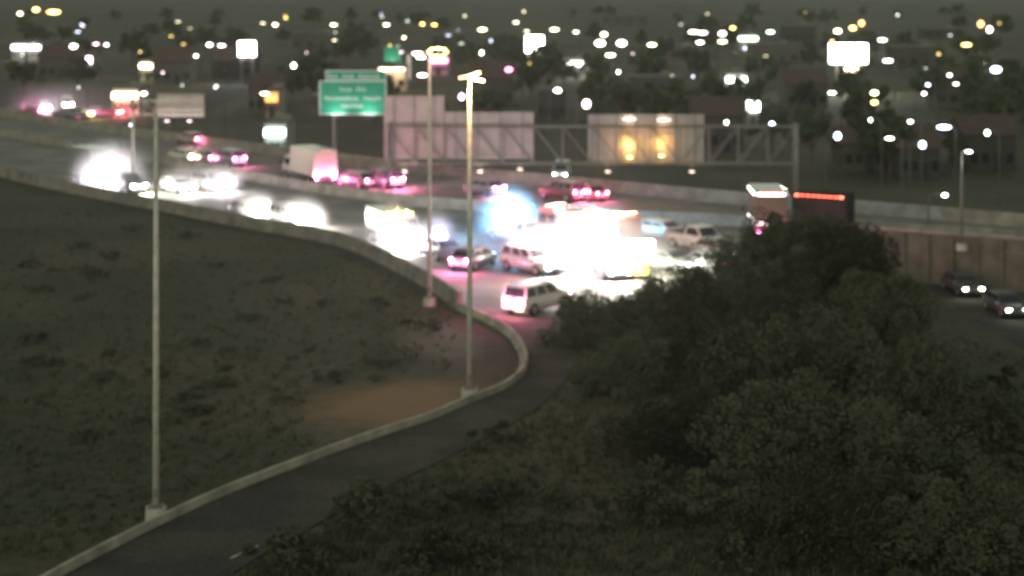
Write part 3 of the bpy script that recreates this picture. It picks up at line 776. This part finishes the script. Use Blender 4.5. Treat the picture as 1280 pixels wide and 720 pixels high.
# small sign truss, far left
TY = at(175, 236).y - 1.5
ts = thing('cantilever_sign', 'small cantilever sign truss with a pinkish panel back at the top of the unlit pole', 'road sign', (at_y(166,150,TY).x, TY, 0))
tx = ts.location.x
def tp(x, y, dy=0): q = at_y(x, y, TY); return Vector((q.x-tx, dy, q.z))
MB().tube([(0,0,0), (0,0,tp(166,117).z)], .16, 10).build('post', M['steel'], ts)
for y in (125.5, 142):
    MB().tube([tp(162,y,-.2), tp(255,y,-.2)], .07, 8).build('chord', M['panelback'], ts)
w_ = MB()
xsx = [166, 181, 196, 211, 226, 241, 254]
for i in range(len(xsx)-1):
    w_.tube([tp(xsx[i],125.5,-.2), tp(xsx[i+1],142,-.2)], .04, 6); w_.tube([tp(xsx[i+1],125.5,-.2), tp(xsx[i+1],142,-.2)], .04, 6)
w_.build('truss_lattice', M['panelback'], ts)
a, c = tp(196,117), tp(255,146)
pb = MB().box(((a.x+c.x)/2,.12,(a.z+c.z)/2), (c.x-a.x,.06,a.z-c.z)).build('sign_panel', M['panelback'], ts)
rb = MB()
for k in range(4): rb.box(((a.x+c.x)/2,.06,c.z+(a.z-c.z)*(k+.5)/4), (c.x-a.x-.1,.05,.08))
rb.build('stiffener_rib', M['panelback'], pb)
for x in (212, 240):
    q = tp(x, 150)
    MB().box((q.x,-1.3,q.z), (.4,.2,.12), bevel=.03).build('sign_luminaire', emit((1,.8,.85), 1.5), ts)
    MB().tube([(q.x,-1.3,q.z), (q.x,-.2,tp(x,142).z)], .03, 6).build('lamp_arm', M['steel'], ts)
    lamp((q.x,-1.3,q.z+.2), (1,.82,.85), 34, ts, r=.1)

# ---------------------------------------------------------------- trees
def leaf_mesh(rad, n, clumps, size, seed, flat=.75):
    rnd = random.Random(seed); b = bmesh.new()
    cs = []
    for k in range(clumps):
        th = rnd.uniform(0, 2*PI); ph = math.acos(rnd.uniform(-.35, 1)); rr = rad*rnd.uniform(.30,1.02)
        cs.append((Vector((rr*math.sin(ph)*math.cos(th), rr*math.sin(ph)*math.sin(th), rr*math.cos(ph)*flat)), rad*rnd.uniform(.10,.34)))
    for k in range(n):
        c, r_ = cs[rnd.randrange(clumps)]
        d = Vector((rnd.gauss(0,1), rnd.gauss(0,1), rnd.gauss(0,.8))); d.normalize()
        p = c + d*r_*rnd.uniform(.3,1)**.5
        s = size*rnd.uniform(.6,1.4)
        u = Vector((rnd.gauss(0,1), rnd.gauss(0,1), rnd.gauss(0,1))).normalized(); v = u.orthogonal().normalized()
        b.faces.new([b.verts.new(p-u*s), b.verts.new(p+v*s*.5), b.verts.new(p+u*s), b.verts.new(p-v*s*.5)])
    return b, cs
def tree_protos(kind, count, height, rad, n, clumps, size, leaf, flat=.75):
    out = []
    for i in range(count):
        b, cs = leaf_mesh(rad, n, clumps, size, 100+i*7+int(height*13), flat)
        me = bpy.data.meshes.new(kind+'_crown'); 
        for v in b.verts: v.co.z += height-rad*flat
        b.to_mesh(me); b.free(); me.materials.append(leaf)
        t = MB(); fork = Vector((random.uniform(-.2,.2), random.uniform(-.2,.2), (height-rad*flat)*.45))
        t.tube([(0,0,-.2), fork*.5+Vector((.05,0,0)), fork], [height*.032, height*.026, height*.022], 8)
        for c, r_ in cs[:9]:
            e = c+Vector((0,0,height-rad*flat)); m_ = (fork+e)/2+Vector((random.uniform(-.3,.3), random.uniform(-.3,.3), .2))
            t.tube([fork, m_, e], [height*.016, height*.010, height*.004], 6)
        tm = bpy.data.meshes.new(kind+'_trunk'); bmesh.ops.recalc_face_normals(t.b, faces=t.b.faces); t.b.to_mesh(tm); t.b.free(); tm.materials.append(M['bark'])
        out.append((me, tm))
    return out
def plant(name, proto, loc, rz, sc, label, cat='tree', group=None):
    r = thing(name, label, cat, loc, rz, group); r.scale = (sc, sc, sc)
    for nm, me in (('crown', proto[0]), ('trunk', proto[1])):
        o = bpy.data.objects.new(nm, me); C.objects.link(o); o.parent = r
    return r
NEARP = tree_protos('desert_tree', 4, 6.2, 3.5, 19000, 64, .115, M['leafB'], .92)
LOWP = tree_protos('desert_tree', 4, 3.7, 3.8, 15000, 52, .11, M['leafB'], .8)
NT = [ # ground pixel x,y ; scale ; label
 (745,432,.72,'small desert tree, leftmost of the dark bank beside the exit ramp'),
 (800,415,.80,'low desert tree in the dark bank directly below the white glare'),
 (850,412,.92,'rounded desert tree in the dark bank under the two small headlight cars'),
 (905,408,1.05,'desert tree in the dark bank below the lone small car'),
 (960,402,1.02,'tall desert tree in the dark bank straight below the rescue truck'),
 (1015,400,1.12,'tallest desert tree, its dark crown under the row of red lamps'),
 (1048,410,1.05,'tall desert tree whose crown meets the start of the retaining wall'),
 (1098,445,.78,'desert tree standing before the left end of the retaining wall'),
 (1160,470,.60,'desert tree below the middle of the retaining wall, beside the underpass street'),
 (935,424,.78,'low desert tree filling the gap below the rescue truck'),
 (1000,422,.85,'low desert tree in front of the tallest tree trunks'),
 (1066,432,.80,'low desert tree below the start of the retaining wall'),
 (790,485,.70,'desert tree low in the dark bank, closest to the ramp bend'),
 (870,480,.85,'broad desert tree in the middle of the dark bank'),
 (955,490,.90,'broad desert tree deep in the dark bank, below the tallest ones'),
 (1045,480,.95,'dense desert tree in the dark bank below the tallest crown'),
 (1130,520,.90,'lower right desert tree of the dark bank'),
 (850,570,.85,'near desert tree low in the picture on the ramp side of the bank'),
 (985,585,.95,'near desert tree low in the picture at the middle of the bank'),
 (1120,610,.90,'near desert tree low in the picture toward the street side of the bank'),
 (1235,560,.70,'small near desert tree by the lower end of the underpass street'),
 (1010,690,.80,'nearest desert tree at the bottom of the bank'),
 (1220,700,.80,'nearest desert tree in the lower right corner')]
for i, (x, y, s, lb) in enumerate(NT):
    p = at(x, y); z = gh(p.x, p.y)
    if z < -.5: p = at(x, y, z)
    plant('desert_tree', (NEARP if 4 <= i < 8 else LOWP)[i % 4], (p.x, p.y, gh(p.x, p.y)), i*1.7, s, lb, group='desert trees on the dark bank')
# shrubs of the infield and bank
def shrub_mesh(seed, r=.9):
    b, cs = leaf_mesh(r, 1100, 12, .07, seed, .8)
    for v in b.verts: v.co.z = max(v.co.z+r*.45, .0)
    me = bpy.data.meshes.new('desert_shrub'); b.to_mesh(me); b.free(); me.materials.append(M['leafB']); return me
SH = [shrub_mesh(k) for k in range(4)]
rnd = random.Random(11)
def inside_infield(x, y):
    return 20 < x < 560 and y > interp([(p[0], p[1]) for p in nearL], x)+16
n = 0
while n < 46:
    x, y = rnd.uniform(0,560), rnd.uniform(265,560)
    if not inside_infield(x, y): continue
    if y > interp([(80,690), (250,600), (380,548), (470,515), (560,480)], x) - 12: continue
    if abs(x-195) < 12 and y > 600: continue
    p = at(x, y); o = bpy.data.objects.new('desert_shrub', SH[n % 4]); C.objects.link(o)
    o.location = (p.x, p.y, -.08); o.rotation_euler = (0,0,rnd.uniform(0,6)); s = rnd.uniform(.3,.8); o.scale = (s*1.5, s*1.5, s*.6)
    tag(o, 'low dark desert shrub on the infield slope below the barrier', 'shrub', 'low shrubs on the infield slope'); n += 1
n = 0
while n < 85:
    x, y = rnd.uniform(300,1290), rnd.uniform(400,735)
    rr = interp([(400,735), (430,722), (462,715), (492,692), (524,648), (566,570), (615,470), (692,330), (790,180)], y)
    if x < rr+16 or x > 1275 or (x > 1085 and y < 470): continue
    p = at(x, y); z = gh(p.x, p.y)
    if z < -.2: p = at(x, y, z); z = gh(p.x, p.y)
    o = bpy.data.objects.new('desert_shrub', SH[n % 4]); C.objects.link(o)
    o.location = (p.x, p.y, z-.05); o.rotation_euler = (0,0,rnd.uniform(0,6)); s = rnd.uniform(.7,1.9); o.scale = (s*1.2, s*1.2, s*.8)
    tag(o, 'dark desert shrub on the bank beside the exit ramp', 'shrub', 'shrubs on the bank beside the ramp'); n += 1
# dry ground cover
b = bmesh.new()
def tuft(p, s):
    for k in range(4):
        a = rnd.uniform(0, 2*PI); d = Vector((math.cos(a), math.sin(a), 0)); w = Vector((-d.y, d.x, 0))*s*.12
        q = p + d*s*rnd.uniform(.1,.5)
        b.faces.new([b.verts.new(q-w), b.verts.new(q+w), b.verts.new(q+d*s*.35+Vector((0,0,s*rnd.uniform(.5,1))))])
m = 0
while m < 12000:
    x, y = rnd.uniform(-40,1320), rnd.uniform(262,730)
    p = at(x, y)
    if x < 570 and y < interp([(80,700), (250,618), (380,566), (470,532), (560,500), (600,480)], x)+20:
        if not (y > interp(nearL, x)+10 and y < interp([(80,700), (250,618), (380,566), (470,532), (560,500), (600,480)], x)-4): continue
        if random.random() < .6 or (385 < x < 605 and 465 < y < 550): continue
    elif y > 405 or x > 760:
        rr = interp([(400,735), (430,722), (462,715), (492,692), (524,648), (566,570), (615,470), (692,330), (790,180)], y)
        if x < rr+3: continue
        if y < interp([(740,405), (760,400), (820,375), (900,350), (1000,330), (1085,345), (1320,420)], x)+8: continue
        if x > 1085 and abs(y-interp([(1120,332), (1180,356), (1245,384), (1330,425)], x)) < 40: continue
        z = gh(p.x, p.y)
        if z < -.2: p = at(x, y, z)
    else: continue
    p.z = gh(p.x, p.y); tuft(p, rnd.uniform(.15,.45)); m += 1
me = bpy.data.meshes.new('dry_grass'); b.to_mesh(me); b.free(); me.materials.append(M['leafB'])
o = bpy.data.objects.new('dry_grass', me); C.objects.link(o); tag(o, 'sparse dry grass over the dark slopes', 'grass', None, 'stuff')

# ---------------------------------------------------------------- the town beyond: lamps
BULB = {}
def street_lamp(px, size, col, label, st=9, pw=1.0, hgt=8.0):
    x, y = px
    s_ = (y+40)/(21+5-hgt)               # px per metre where the head stands
    Y = at(x, y, ZN+hgt).y; hd = at(x, y, ZN+hgt)
    r = thing('street_lamp', label, 'street lamp', (hd.x, hd.y, ZN))
    dirx = -1 if (int(x) % 2) else 1
    k = ('pole', hgt, dirx)
    if k not in BULB:
        q = MB().tube([(dirx*1.3,0,0), (dirx*1.3,0,hgt-.3), (dirx*1.0,0,hgt+.1), (dirx*.3,0,hgt+.2)], [.12,.08,.06,.05], 7); o = q.build('pole', M['lampsteel'], r); BULB[k] = o.data
    else: o = bpy.data.objects.new('pole', BULB[k]); C.objects.link(o); o.parent = r
    rr = min(1.9, max(.22, size*.46/s_))
    MB().ball((0,0,hgt), rr, 2, ((1.1,.8,.65), (1.5,.8,.42), (.8,.8,.9))[int(x*7+y) % 3]).build('lamp_head', emit(col, st), r)
    lamp((0,-rr-.1,hgt-.25), col, pw*(size/s_)**2*30+10, r, r=rr*.6)
    return r
CW = (1,.97,.90); CC = (1,.88,.60); CY = (1,.70,.20); CP = (1,.74,.84); CG = (.85,1,.88); CB = (.70,.78,1); CO = (1,.45,.12); CR=(1,.25,.55)
LAMPS = [
 ((25,17),6,CC,'cream lamp at the very top left corner'),
 ((45,12),8,CY,'yellow lamp in the top left corner, second along'),
 ((67,15),12,CY,'big yellow lamp in the top left corner, third along'),
 ((92,58),9,CW,'cream white lamp right of the long lavender shopfront'),
 ((120,55),5,CP,'faint lamp, first of a pair right of the cream white lamp'),
 ((133,56),5,CW,'faint lamp, second of a pair right of the cream white lamp'),
 ((262,56),7,CW,'small white lamp left of the floodlit white billboard by the top left'),
 ((277,57),7,CP,'small pinkish lamp touching the glow of the top left billboard'),
 ((245,70),5,CG,'dim greenish lamp under the small white lamp'),
 ((180,117),7,CW,'round white lamp at the end of the pale canopy'),
 ((165,156),6,CB,'dim lavender lamp under the small cantilever sign'),
 ((367,82),8,CW,'lone white lamp left of the green road sign'),
 ((331,117),8,CW,'white lamp with an orange wall glow under it'),
 ((344,31),6,CC,'thin pale lamp at the top edge, first of three'),
 ((417,31),6,CC,'thin pale lamp at the top edge, second of three'),
 ((483,31),6,CC,'thin pale lamp at the top edge, third of three'),
 ((522,67),10,CP,'pinkish white lamp just left of the ring of yellow lamps'),
 ((528,94),9,CW,'white lamp below the ring, left of the first yellowish pole'),
 ((528,30),5,CY,'tiny yellow lamp at the top edge above the ring of yellow lamps'),
 ((543,31),5,CY,'tiny second yellow lamp at the top edge above the ring'),
 ((603,37),8,CC,'cream lamp at the top above the angled lamp heads'),
 ((602,66),6,CW,'small white lamp above the angled lamp heads'),
 ((577,121),9,CP,'pinkish white lamp between the two yellowish poles'),
 ((636,87),9,CR,'magenta lamp right of the angled lamp heads'),
 ((645,28),5,CC,'tiny cream lamp at the top left of the white lightbox building'),
 ((693,37),8,CC,'cream lamp at the top right of the white lightbox building'),
 ((720,40),5,CW,'faint lamp between the lightbox building and the paired white lamps'),
 ((755,43),8,CC,'cream lamp above the paired white lamps'),
 ((750,54),12,CW,'white lamp, left of a bright pair with green trees below'),
 ((777,54),12,CP,'lavender edged white lamp, right of a bright pair'),
 ((763,69),9,CC,'yellowish lamp under the bright pair of lamps'),
 ((815,56),8,CC,'cream lamp alone right of the bright pair'),
 ((697,113),9,CW,'low white lamp above the gap between the gantry panels'),
 ((733,130),13,CP,'pinkish white lamp at the corner of the yellow lit gantry panel'),
 ((773,90),5,CG,'dim greenish lamp far above the yellow lit gantry panel'),
 ((867,40),9,CC,'pale lamp, left of a close pair at the top'),
 ((878,41),9,CP,'pinkish lamp, right of a close pair at the top'),
 ((875,53),7,CW,'white lamp right below the close pair at the top'),
 ((903,42),9,CP,'pink lamp stacked over a cream one'),
 ((903,52),8,CC,'cream lamp stacked under a pink one'),
 ((916,35),6,CY,'small yellow lamp above the pale green canopy'),
 ((908,153),6,CG,'small greenish lamp on top of the bare part of the gantry'),
 ((963,40),7,CG,'small greenish lamp right of the pale green canopy'),
 ((1047,39),9,CC,'cream lamp above the huge white billboard'),
 ((1066,35),8,CY,'yellow lamp above the huge white billboard'),
 ((1077,29),8,CO,'orange lamp above the huge white billboard'),
 ((1103,50),8,CW,'white lamp at the upper right of the huge white billboard'),
 ((1110,76),9,CW,'white lamp beneath the yellow shopfront'),
 ((1208,56),9,CY,'yellow lamp alone at the upper right'),
 ((1226,30),9,CO,'orange lamp of a pair in the top right corner'),
 ((1237,37),9,CP,'pinkish lamp of a pair in the top right corner'),
 ((1245,87),13,CB,'bright lavender lamp near the right edge'),
 ((1227,79),6,CG,'dim lamp just above the bright lavender one'),
 ((1187,94),5,CW,'faint lamp left of the bright lavender one'),
 ((1195,105),5,CW,'faint lamp lower left of the bright lavender one'),
 ((1160,106),5,CB,'faint lamp, first in the dark gap before the right edge'),
 ((1155,117),5,CW,'faint low lamp in the dark gap before the right edge'),
 ((1040,116),7,CW,'small white lamp under the huge white billboard'),
 ((1093,116),9,CC,'cream lamp, upper of an orange rimmed pair'),
 ((1093,128),8,CY,'cream yellow lamp, lower of an orange rimmed pair'),
 ((965,156),9,CB,'bluish white lamp just above the bare gantry truss'),
 ((1047,170),11,CB,'bluish white tall lamp, first right of the gantry post'),
 ((1088,150),5,CG,'dim lamp upper right of the first tall bluish lamp'),
 ((1112,173),8,CW,'white lamp, second right of the gantry post'),
 ((1138,152),6,CG,'dim lamp above and between two white lamps'),
 ((1153,181),11,CB,'bluish white tall lamp, third right of the gantry post'),
 ((1180,159),13,CB,'brightest bluish white lamp in the dark right side'),
 ((1234,166),8,CG,'small greenish white lamp near the right edge, above the slim pole'),
 ((1181,244),7,CG,'faint low lamp left of the slim dim pole'),
 ((505,47),4,CC,'very faint lamp above the small green sign'),
]
for l in LAMPS: street_lamp(*l)
rnd = random.Random(21)
for k in range(64):
    y = rnd.choice((rnd.uniform(14,52), rnd.uniform(14,110), rnd.uniform(30,70)))
    x = rnd.uniform(10,1270)
    if any(abs(x-l[0][0]) < 14 and abs(y-l[0][1]) < 8 for l in LAMPS) or (380 < x < 680 and y > 80): continue
    r_ = street_lamp((x, y), rnd.uniform(2.6,5), rnd.choice((CW,CC,CC,CY,CG,CP,CB)), 'tiny faint lamp among the distant city lights', st=rnd.choice((1.2,2.5,5)), pw=.4)
    r_['group'] = 'tiny faint lamps scattered over the distant city'

# ---------------------------------------------------------------- buildings, billboards, canopies
def wallmat(c): 
    k = ('wall',)+tuple(c)
    if k not in EM: EM[k] = mat('stucco_wall', c, .9, var=.12, scale=.5)
    return EM[k]
def billboard(x0, y0, x1, y1, label, col=(1,1,.98), st=6, bottom=6.0, pw=2500, under=None):
    xc, yb = (x0+x1)/2, y1
    q = at(xc, yb, ZN+bottom); Y = q.y
    a = at_y(x0, y0, Y); c = at_y(x1, y1, Y); w = c.x-a.x; h = a.z-c.z
    r = thing('billboard', label, 'billboard', (q.x, Y, ZN))
    MB().box((0,.35,bottom+h/2), (w,.5,h), bevel=.05).build('cabinet', M['steel'], r)
    MB().box((0,.08,bottom+h/2), (w-.3,.04,h-.3)).build('lit_face', emit(col, st), r)
    for s in (-.3, .3): MB().tube([(w*s,.35,0), (w*s,.35,bottom)], .25, 10).build('post', M['steel'], r)
    MB().box((0,-.9,bottom-.15), (w,.8,.1)).build('catwalk', M['steel'], r)
    lamp((-w*.25,-1.5,bottom+h*.5), col, pw/2, r, r=.6); lamp((w*.25,-1.5,bottom+h*.45), col, pw/2, r, r=.6)
    if under:
        MB().box((w*.05,-.7,bottom-1.2), (w*.35,.3,.9), bevel=.1).build('lower_lightbox', emit(under, 6), r)
        lamp((w*.05,-1.6,bottom-1.3), under, pw*.15, r, r=.4)
    return r
billboard(297,51,320,71,'floodlit white billboard by the top left, right of two small lamps', bottom=6, pw=3000, st=14)
billboard(656,44,680,66,'tall white lightbox building sign with a pinkish foot at the top centre', (1,.98,.97), 14, 6, 3000, under=(1,.75,.65))
billboard(1036,54,1085,80,'huge blinding white billboard at the upper right', (1,1,.97), 14, 6, 7000, under=(1,.80,.55))
def building(px, wpx, hm, label, wall=(.3,.27,.22), lit=None, litcol=CW, st=4, dep=10, pitched=False, name='building', nwin=4, pw=0, cat='building', ay=None):
    """px = base middle of the front; lit = (y offset m, height m) band of light"""
    q = at(px[0], px[1], ZN); w = wpx*(at(px[0]+1, px[1], ZN).x-q.x)
    r = thing(name, label, cat, (q.x, q.y, ZN))
    MB().box((0,dep/2,hm/2), (w,dep,hm)).build('wall', wallmat(wall), r)
    if pitched:
        z = hm; o_ = .5
        MB().loft([[(-w/2-o_,-o_,z), (-w/2-o_,dep+o_,z), (-w/2-o_,dep/2,z+dep*.22)], [(w/2+o_,-o_,z), (w/2+o_,dep+o_,z), (w/2+o_,dep/2,z+dep*.22)]]).build('roof', M['roof2'], r)
    else:
        rf = MB().box((0,dep/2,hm+.12), (w+.4,dep+.4,.24)).build('roof', M['roof'], r)
        MB().box((w*.2,dep*.55,hm+.65), (1.8,1.6,.8)).build('cooling_unit', M['steel'], rf)
    for k in range(nwin):
        x = -w/2+w*(k+.5)/nwin
        if k == nwin//2: MB().box((x,-.03,1.1), (1.1,.06,2.2)).build('door', M['blackp'], r)
        else:
            f = MB().box((x,-.025,1.7), (min(1.6,w/nwin*.6),.05,1.2)).build('window', M['glass'], r)
    if lit:
        z, h_ = lit
        MB().box((0,-.55,z), (w*.96,1.0,h_)).build('lit_canopy', emit(litcol, st), r)
        lamp((-w*.25,-1.4,z-.2), litcol, pw/2, r, r=.4); lamp((w*.25,-1.4,z-.2), litcol, pw/2, r, r=.4)
    return r
# lit fronts: strips of light (x centre, y centre, px width, colour)
LIT = [
 (33,59,36,(.92,.88,1),10,'long lavender white shopfront near the top left edge'),
 (107,75,16,(1,.85,.95),10,'short pinkish white shopfront below the cream white lamp'),
 (185,82,20,CC,7,'lone cream lit canopy between the pole top and the top left edge'),
 (157,119,32,CC,7,'pale lit canopy beside the small cantilever sign'),
 (344,165,26,(.75,1,.95),8,'teal white lit canopy above the cream box truck'),
 (721,80,28,(1,.93,.90),9,'white lit shopfront with a red underside at the top centre'),
 (935,48,24,(.85,1,.85),7,'pale green lit canopy at the top'),
 (920,99,26,(.88,1,.88),7,'greenish white lit canopy over the bare gantry truss'),
 (941,132,15,(.92,1,.92),9,'square white lit kiosk right above the bare gantry truss'),
 (1121,61,24,CY,6,'long yellow lit shopfront right of the huge white billboard'),
 (548,75,24,(1,.3,.6),6,'rose lit shopfront behind the top of the pole with yellow lamps'),
 (340,121,16,CO,1.2,'dim orange lit wall under the white lamp'),
 (198,121,0,CW,0,''),
]
for x, y, w, c, st, lb in LIT:
    if not w: continue
    hz = 3.6; base = at(x, y, ZN+hz); s_px = None
    # ground pixel below the band
    dd = base.y; v = (21-ZN); q = ray(x, y)
    # find pixel y of the ground at that distance
    yy = y
    while at(x, yy, ZN).y > base.y-.3: yy += .25
    building((x, yy), w, 4.6, lb, wall=(.32,.30,.26), lit=(hz, 1.0 if w > 18 else 1.6), litcol=c, st=st, pw=500 if st > 2 else 120, name='shop_building', nwin=5)
# beige lit building behind the green sign, and its little green sign
building((490,114), 34, 4.8, 'beige building with a pale roof edge behind the green road sign', wall=(.5,.38,.28), lit=(4.7,.5), litcol=CC, st=3, pw=700, nwin=3)
q = at(491, 80, ZN+5.0)
r = thing('small_green_sign', 'small plain green sign above the beige building', 'road sign', (q.x, q.y, ZN))
a = at_y(480,58,q.y); c = at_y(502,77,q.y); hh = a.z-c.z; bz = c.z-ZN
MB().box((0,0,bz+hh/2), (c.x-a.x,.12,hh), bevel=.03).build('sign_face', M['green'], r)
for s in (-1, 1): MB().tube([(s*1.6,.2,0), (s*1.6,.2,bz+hh)], .14, 8).build('post', M['steel'], r)
lamp((0,-2.5,bz-.2), (.9,1,.85), 420, r, r=.2, spot=R(120), aim=(0,1.2,1.4))
# white lit column beside it
q = at(511, 100, ZN)
r = thing('lit_column', 'pale vertical lit column right of the beige building', 'column', (q.x, q.y, ZN))
MB().box((0,0,2.9), (.8,.5,5.8), bevel=.05).build('shaft', emit((1,.85,.75), .35), r)
MB().box((0,0,.15), (1.2,.9,.3)).build('plinth', M['conc'], r)
# dark houses between the lamps, each told by the lamp it stands near
D = [(70,98,44,'low dark house below the pinkish white shopfront',True), (215,104,50,'dark house between the cream canopy and the round white lamp',True),
 (290,98,50,'dark house right below the top left billboard',True), (395,62,60,'dark flat roofed building above the lone white lamp',False),
 (440,50,50,'dark building at the top, between the first two thin pale lamps and the third',False), (240,48,44,'dark building at the top left of the billboard',False),
 (615,132,54,'dark house between the pole with angled heads and the low white lamp',True), (690,150,34,'dark shed in the gap between the gantry panels',False),
 (820,118,70,'long dark warehouse above the yellow lit gantry panel',False), (850,75,54,'dark building under the close pair of lamps at the top',False),
 (970,80,60,'dark building between the pale green canopy and the huge billboard',False), (1010,135,50,'dark house above the gantry post',True),
 (1150,85,60,'dark building right of the yellow shopfront',False), (1200,135,60,'dark house above the brightest bluish lamp',True),
 (1080,215,50,'dark house right of the row of red lamps',True), (1150,225,50,'dark house above the retaining wall',True), (1240,215,60,'dark house right of the slim dim pole',True),
 (900,190,60,'dark house behind the bare part of the gantry',True), (560,60,40,'dark building behind the ring of yellow lamps',False), (1000,52,40,'dark building at the top, left of the huge billboard',False),
 (330,142,40,'dark house above the teal white canopy',True), (780,30,60,'dark building at the top above the bright pair of lamps',False), (1180,48,50,'dark building left of the lone yellow lamp',False)]
rnd = random.Random(5)
for x, y, w, lb, pt in D:
    c = rnd.uniform(.05,.10)
    building((x, y), w, rnd.uniform(3.2,5.5), lb, wall=(c, c*.92, c*.8), pitched=pt, dep=rnd.uniform(8,14))
TOWNP = tree_protos('town_tree', 4, 7.5, 3.6, 1500, 24, .42, M['leafA'], .9)
TG = 'dark trees among the city blocks beyond the freeway'
n = 0
while n < 130:
    x = rnd.uniform(-30,1310); y = 22 + 205*rnd.random()**1.25
    if y > interp([(0,118), (330,140), (480,165), (700,195), (900,215), (1060,235), (1300,262)], x): continue
    if abs(y-148) < 9 and x < 720: continue
    p = at(x, y, ZN)
    if p.y < interp(fartab, p.x)+38: continue
    plant('town_tree', TOWNP[n % 4], (p.x, p.y, ZN-.1), rnd.uniform(0,6), rnd.uniform(.7,1.25), 'dark leafy tree among the city blocks beyond the freeway', group=TG); n += 1

# ---------------------------------------------------------------- night haze: one even box of air
hb = MB().box((0, 3100, (ZN-2+34)/2), (11000, 6600, 34-(ZN-2)))
ho = hb.build('haze', bpy.data.materials.new('night_haze')); tag(ho, 'thin even night haze', 'haze', None, 'stuff')
hm = ho.data.materials[0]; hm.use_nodes = True; t = hm.node_tree; t.nodes.clear()
pv = t.nodes.new('ShaderNodeVolumePrincipled'); mo = t.nodes.new('ShaderNodeOutputMaterial')
pv.inputs['Color'].default_value = (.92,.93,.88,1); pv.inputs['Density'].default_value = HAZE; pv.inputs['Anisotropy'].default_value = .75
t.links.new(pv.outputs[0], mo.inputs['Volume'])

# added air volumes that imitate lens glare round the vehicle lamps
def bloom(px, rx, ry, rz_, dens, label, z=1.0, zg=0.0):
    p = at(*px, zg); rx *= 1.3; ry *= 1.3; rz_ *= 1.35
    b = MB().ball((0,0,0), 1, 4)
    for v in b.b.verts:
        k = 1+.10*math.sin(v.co.x*3+px[0])+.08*math.sin(v.co.y*5+v.co.z*4+px[1])
        v.co = Vector((v.co.x*rx*k, v.co.y*ry*k, v.co.z*rz_*k)); v.co.z = max(v.co.z, -z+.02)
    m = bpy.data.materials.new('bloom_volume'); m.use_nodes = True; t = m.node_tree; t.nodes.clear()
    pv = t.nodes.new('ShaderNodeVolumePrincipled'); mo = t.nodes.new('ShaderNodeOutputMaterial')
    tc = t.nodes.new('ShaderNodeTexCoord'); dv = t.nodes.new('ShaderNodeVectorMath'); dv.operation = 'DIVIDE'; dv.inputs[1].default_value = (rx, ry, rz_)
    ln = t.nodes.new('ShaderNodeVectorMath'); ln.operation = 'LENGTH'; mr = t.nodes.new('ShaderNodeMapRange'); mr.interpolation_type = 'SMOOTHERSTEP'
    mr.inputs[1].default_value = .15; mr.inputs[2].default_value = .95; mr.inputs[3].default_value = dens*1.7; mr.inputs[4].default_value = 0
    t.links.new(tc.outputs['Object'], dv.inputs[0]); t.links.new(dv.outputs[0], ln.inputs[0]); t.links.new(ln.outputs['Value'], mr.inputs[0]); t.links.new(mr.outputs[0], pv.inputs['Density'])
    pv.inputs['Color'].default_value = (.95,.95,.93,1); pv.inputs['Anisotropy'].default_value = .4
    t.links.new(pv.outputs[0], mo.inputs['Volume'])
    o = b.build('bloom_volume', m, None, True); o.location = (p.x, p.y, zg+z)
    tag(o, label, 'bloom', 'added smoke round the stopped traffic', 'stuff'); return o
bloom((138,238), 4.0, 4, 3.7, .07, 'added pale smoke round the leftmost headlights')
bloom((230,241), 2.4, 2.6, 1.9, .06, 'added pale smoke round the pale sedan behind the unlit pole')
bloom((276,241), 2.4, 2.6, 1.9, .06, 'added pale smoke round the silver suv past the unlit pole')
bloom((374,290), 2.5, 2.4, 1.9, .07, 'added pale smoke round the white suv by the barrier')
bloom((320,279), 2.2, 2.2, 1.7, .06, 'added pale smoke round the dark sedan by the barrier')
bloom((491,314), 2.6, 2.4, 2.3, .08, 'added pale smoke in front of the tow truck')
bloom((548,322), 1.6, 2, 2.4, .05, 'thin added smoke tinted violet by the police lights')
bloom((634,304), 3.0, 2.8, 3.3, .09, 'smoke added and tinted cyan blue by the police lights')
bloom((672,336), 3.2, 2.6, 2.6, .07, 'smoke added and tinted pink by the police lights')
bloom((742,326), 4.0, 3.6, 2.8, .10, 'bright added smoke round the taller work light tower')
bloom((798,334), 3.4, 3.4, 2.6, .10, 'bright added smoke round the lower right work light tower')
bloom((768,346), 4.2, 2.2, 1.7, .09, 'bright added smoke in front of the white suv in the glare')
bloom((700,338), 2.6, 2, 2.4, .08, 'bright added smoke round the lower left work light tower')
bloom((80,142), 16, 10, 5, .006, 'wide thin added smoke over the distant queue of cars', zg=ZN)
for x, y, k, lb in ((405,226,1.7,'the box truck tail'), (374,221,1.3,'the near side of the box truck tail'), (448,233,1.5,'the low sedan behind the box truck'), (476,234,1.7,'the wide brake lights'),
                    (600,241,1.9,'the grey sedan by the pole'), (699,249,1.6,'the maroon suv'), (584,331,1.9,'the dark sedan by the poles'), (655,388,1.6,'the white suv'),
                    (945,296,1.5,'the rescue truck tail'), (880,337,1.4,'the car nearest the dark trees'), (254,204,2.2,'the far sedan'), (282,207,1.8,'the far suv')):
    bloom((x, y), k*1.15, k, k*.75, .07, 'added pink glare behind ' + lb, z=.95)
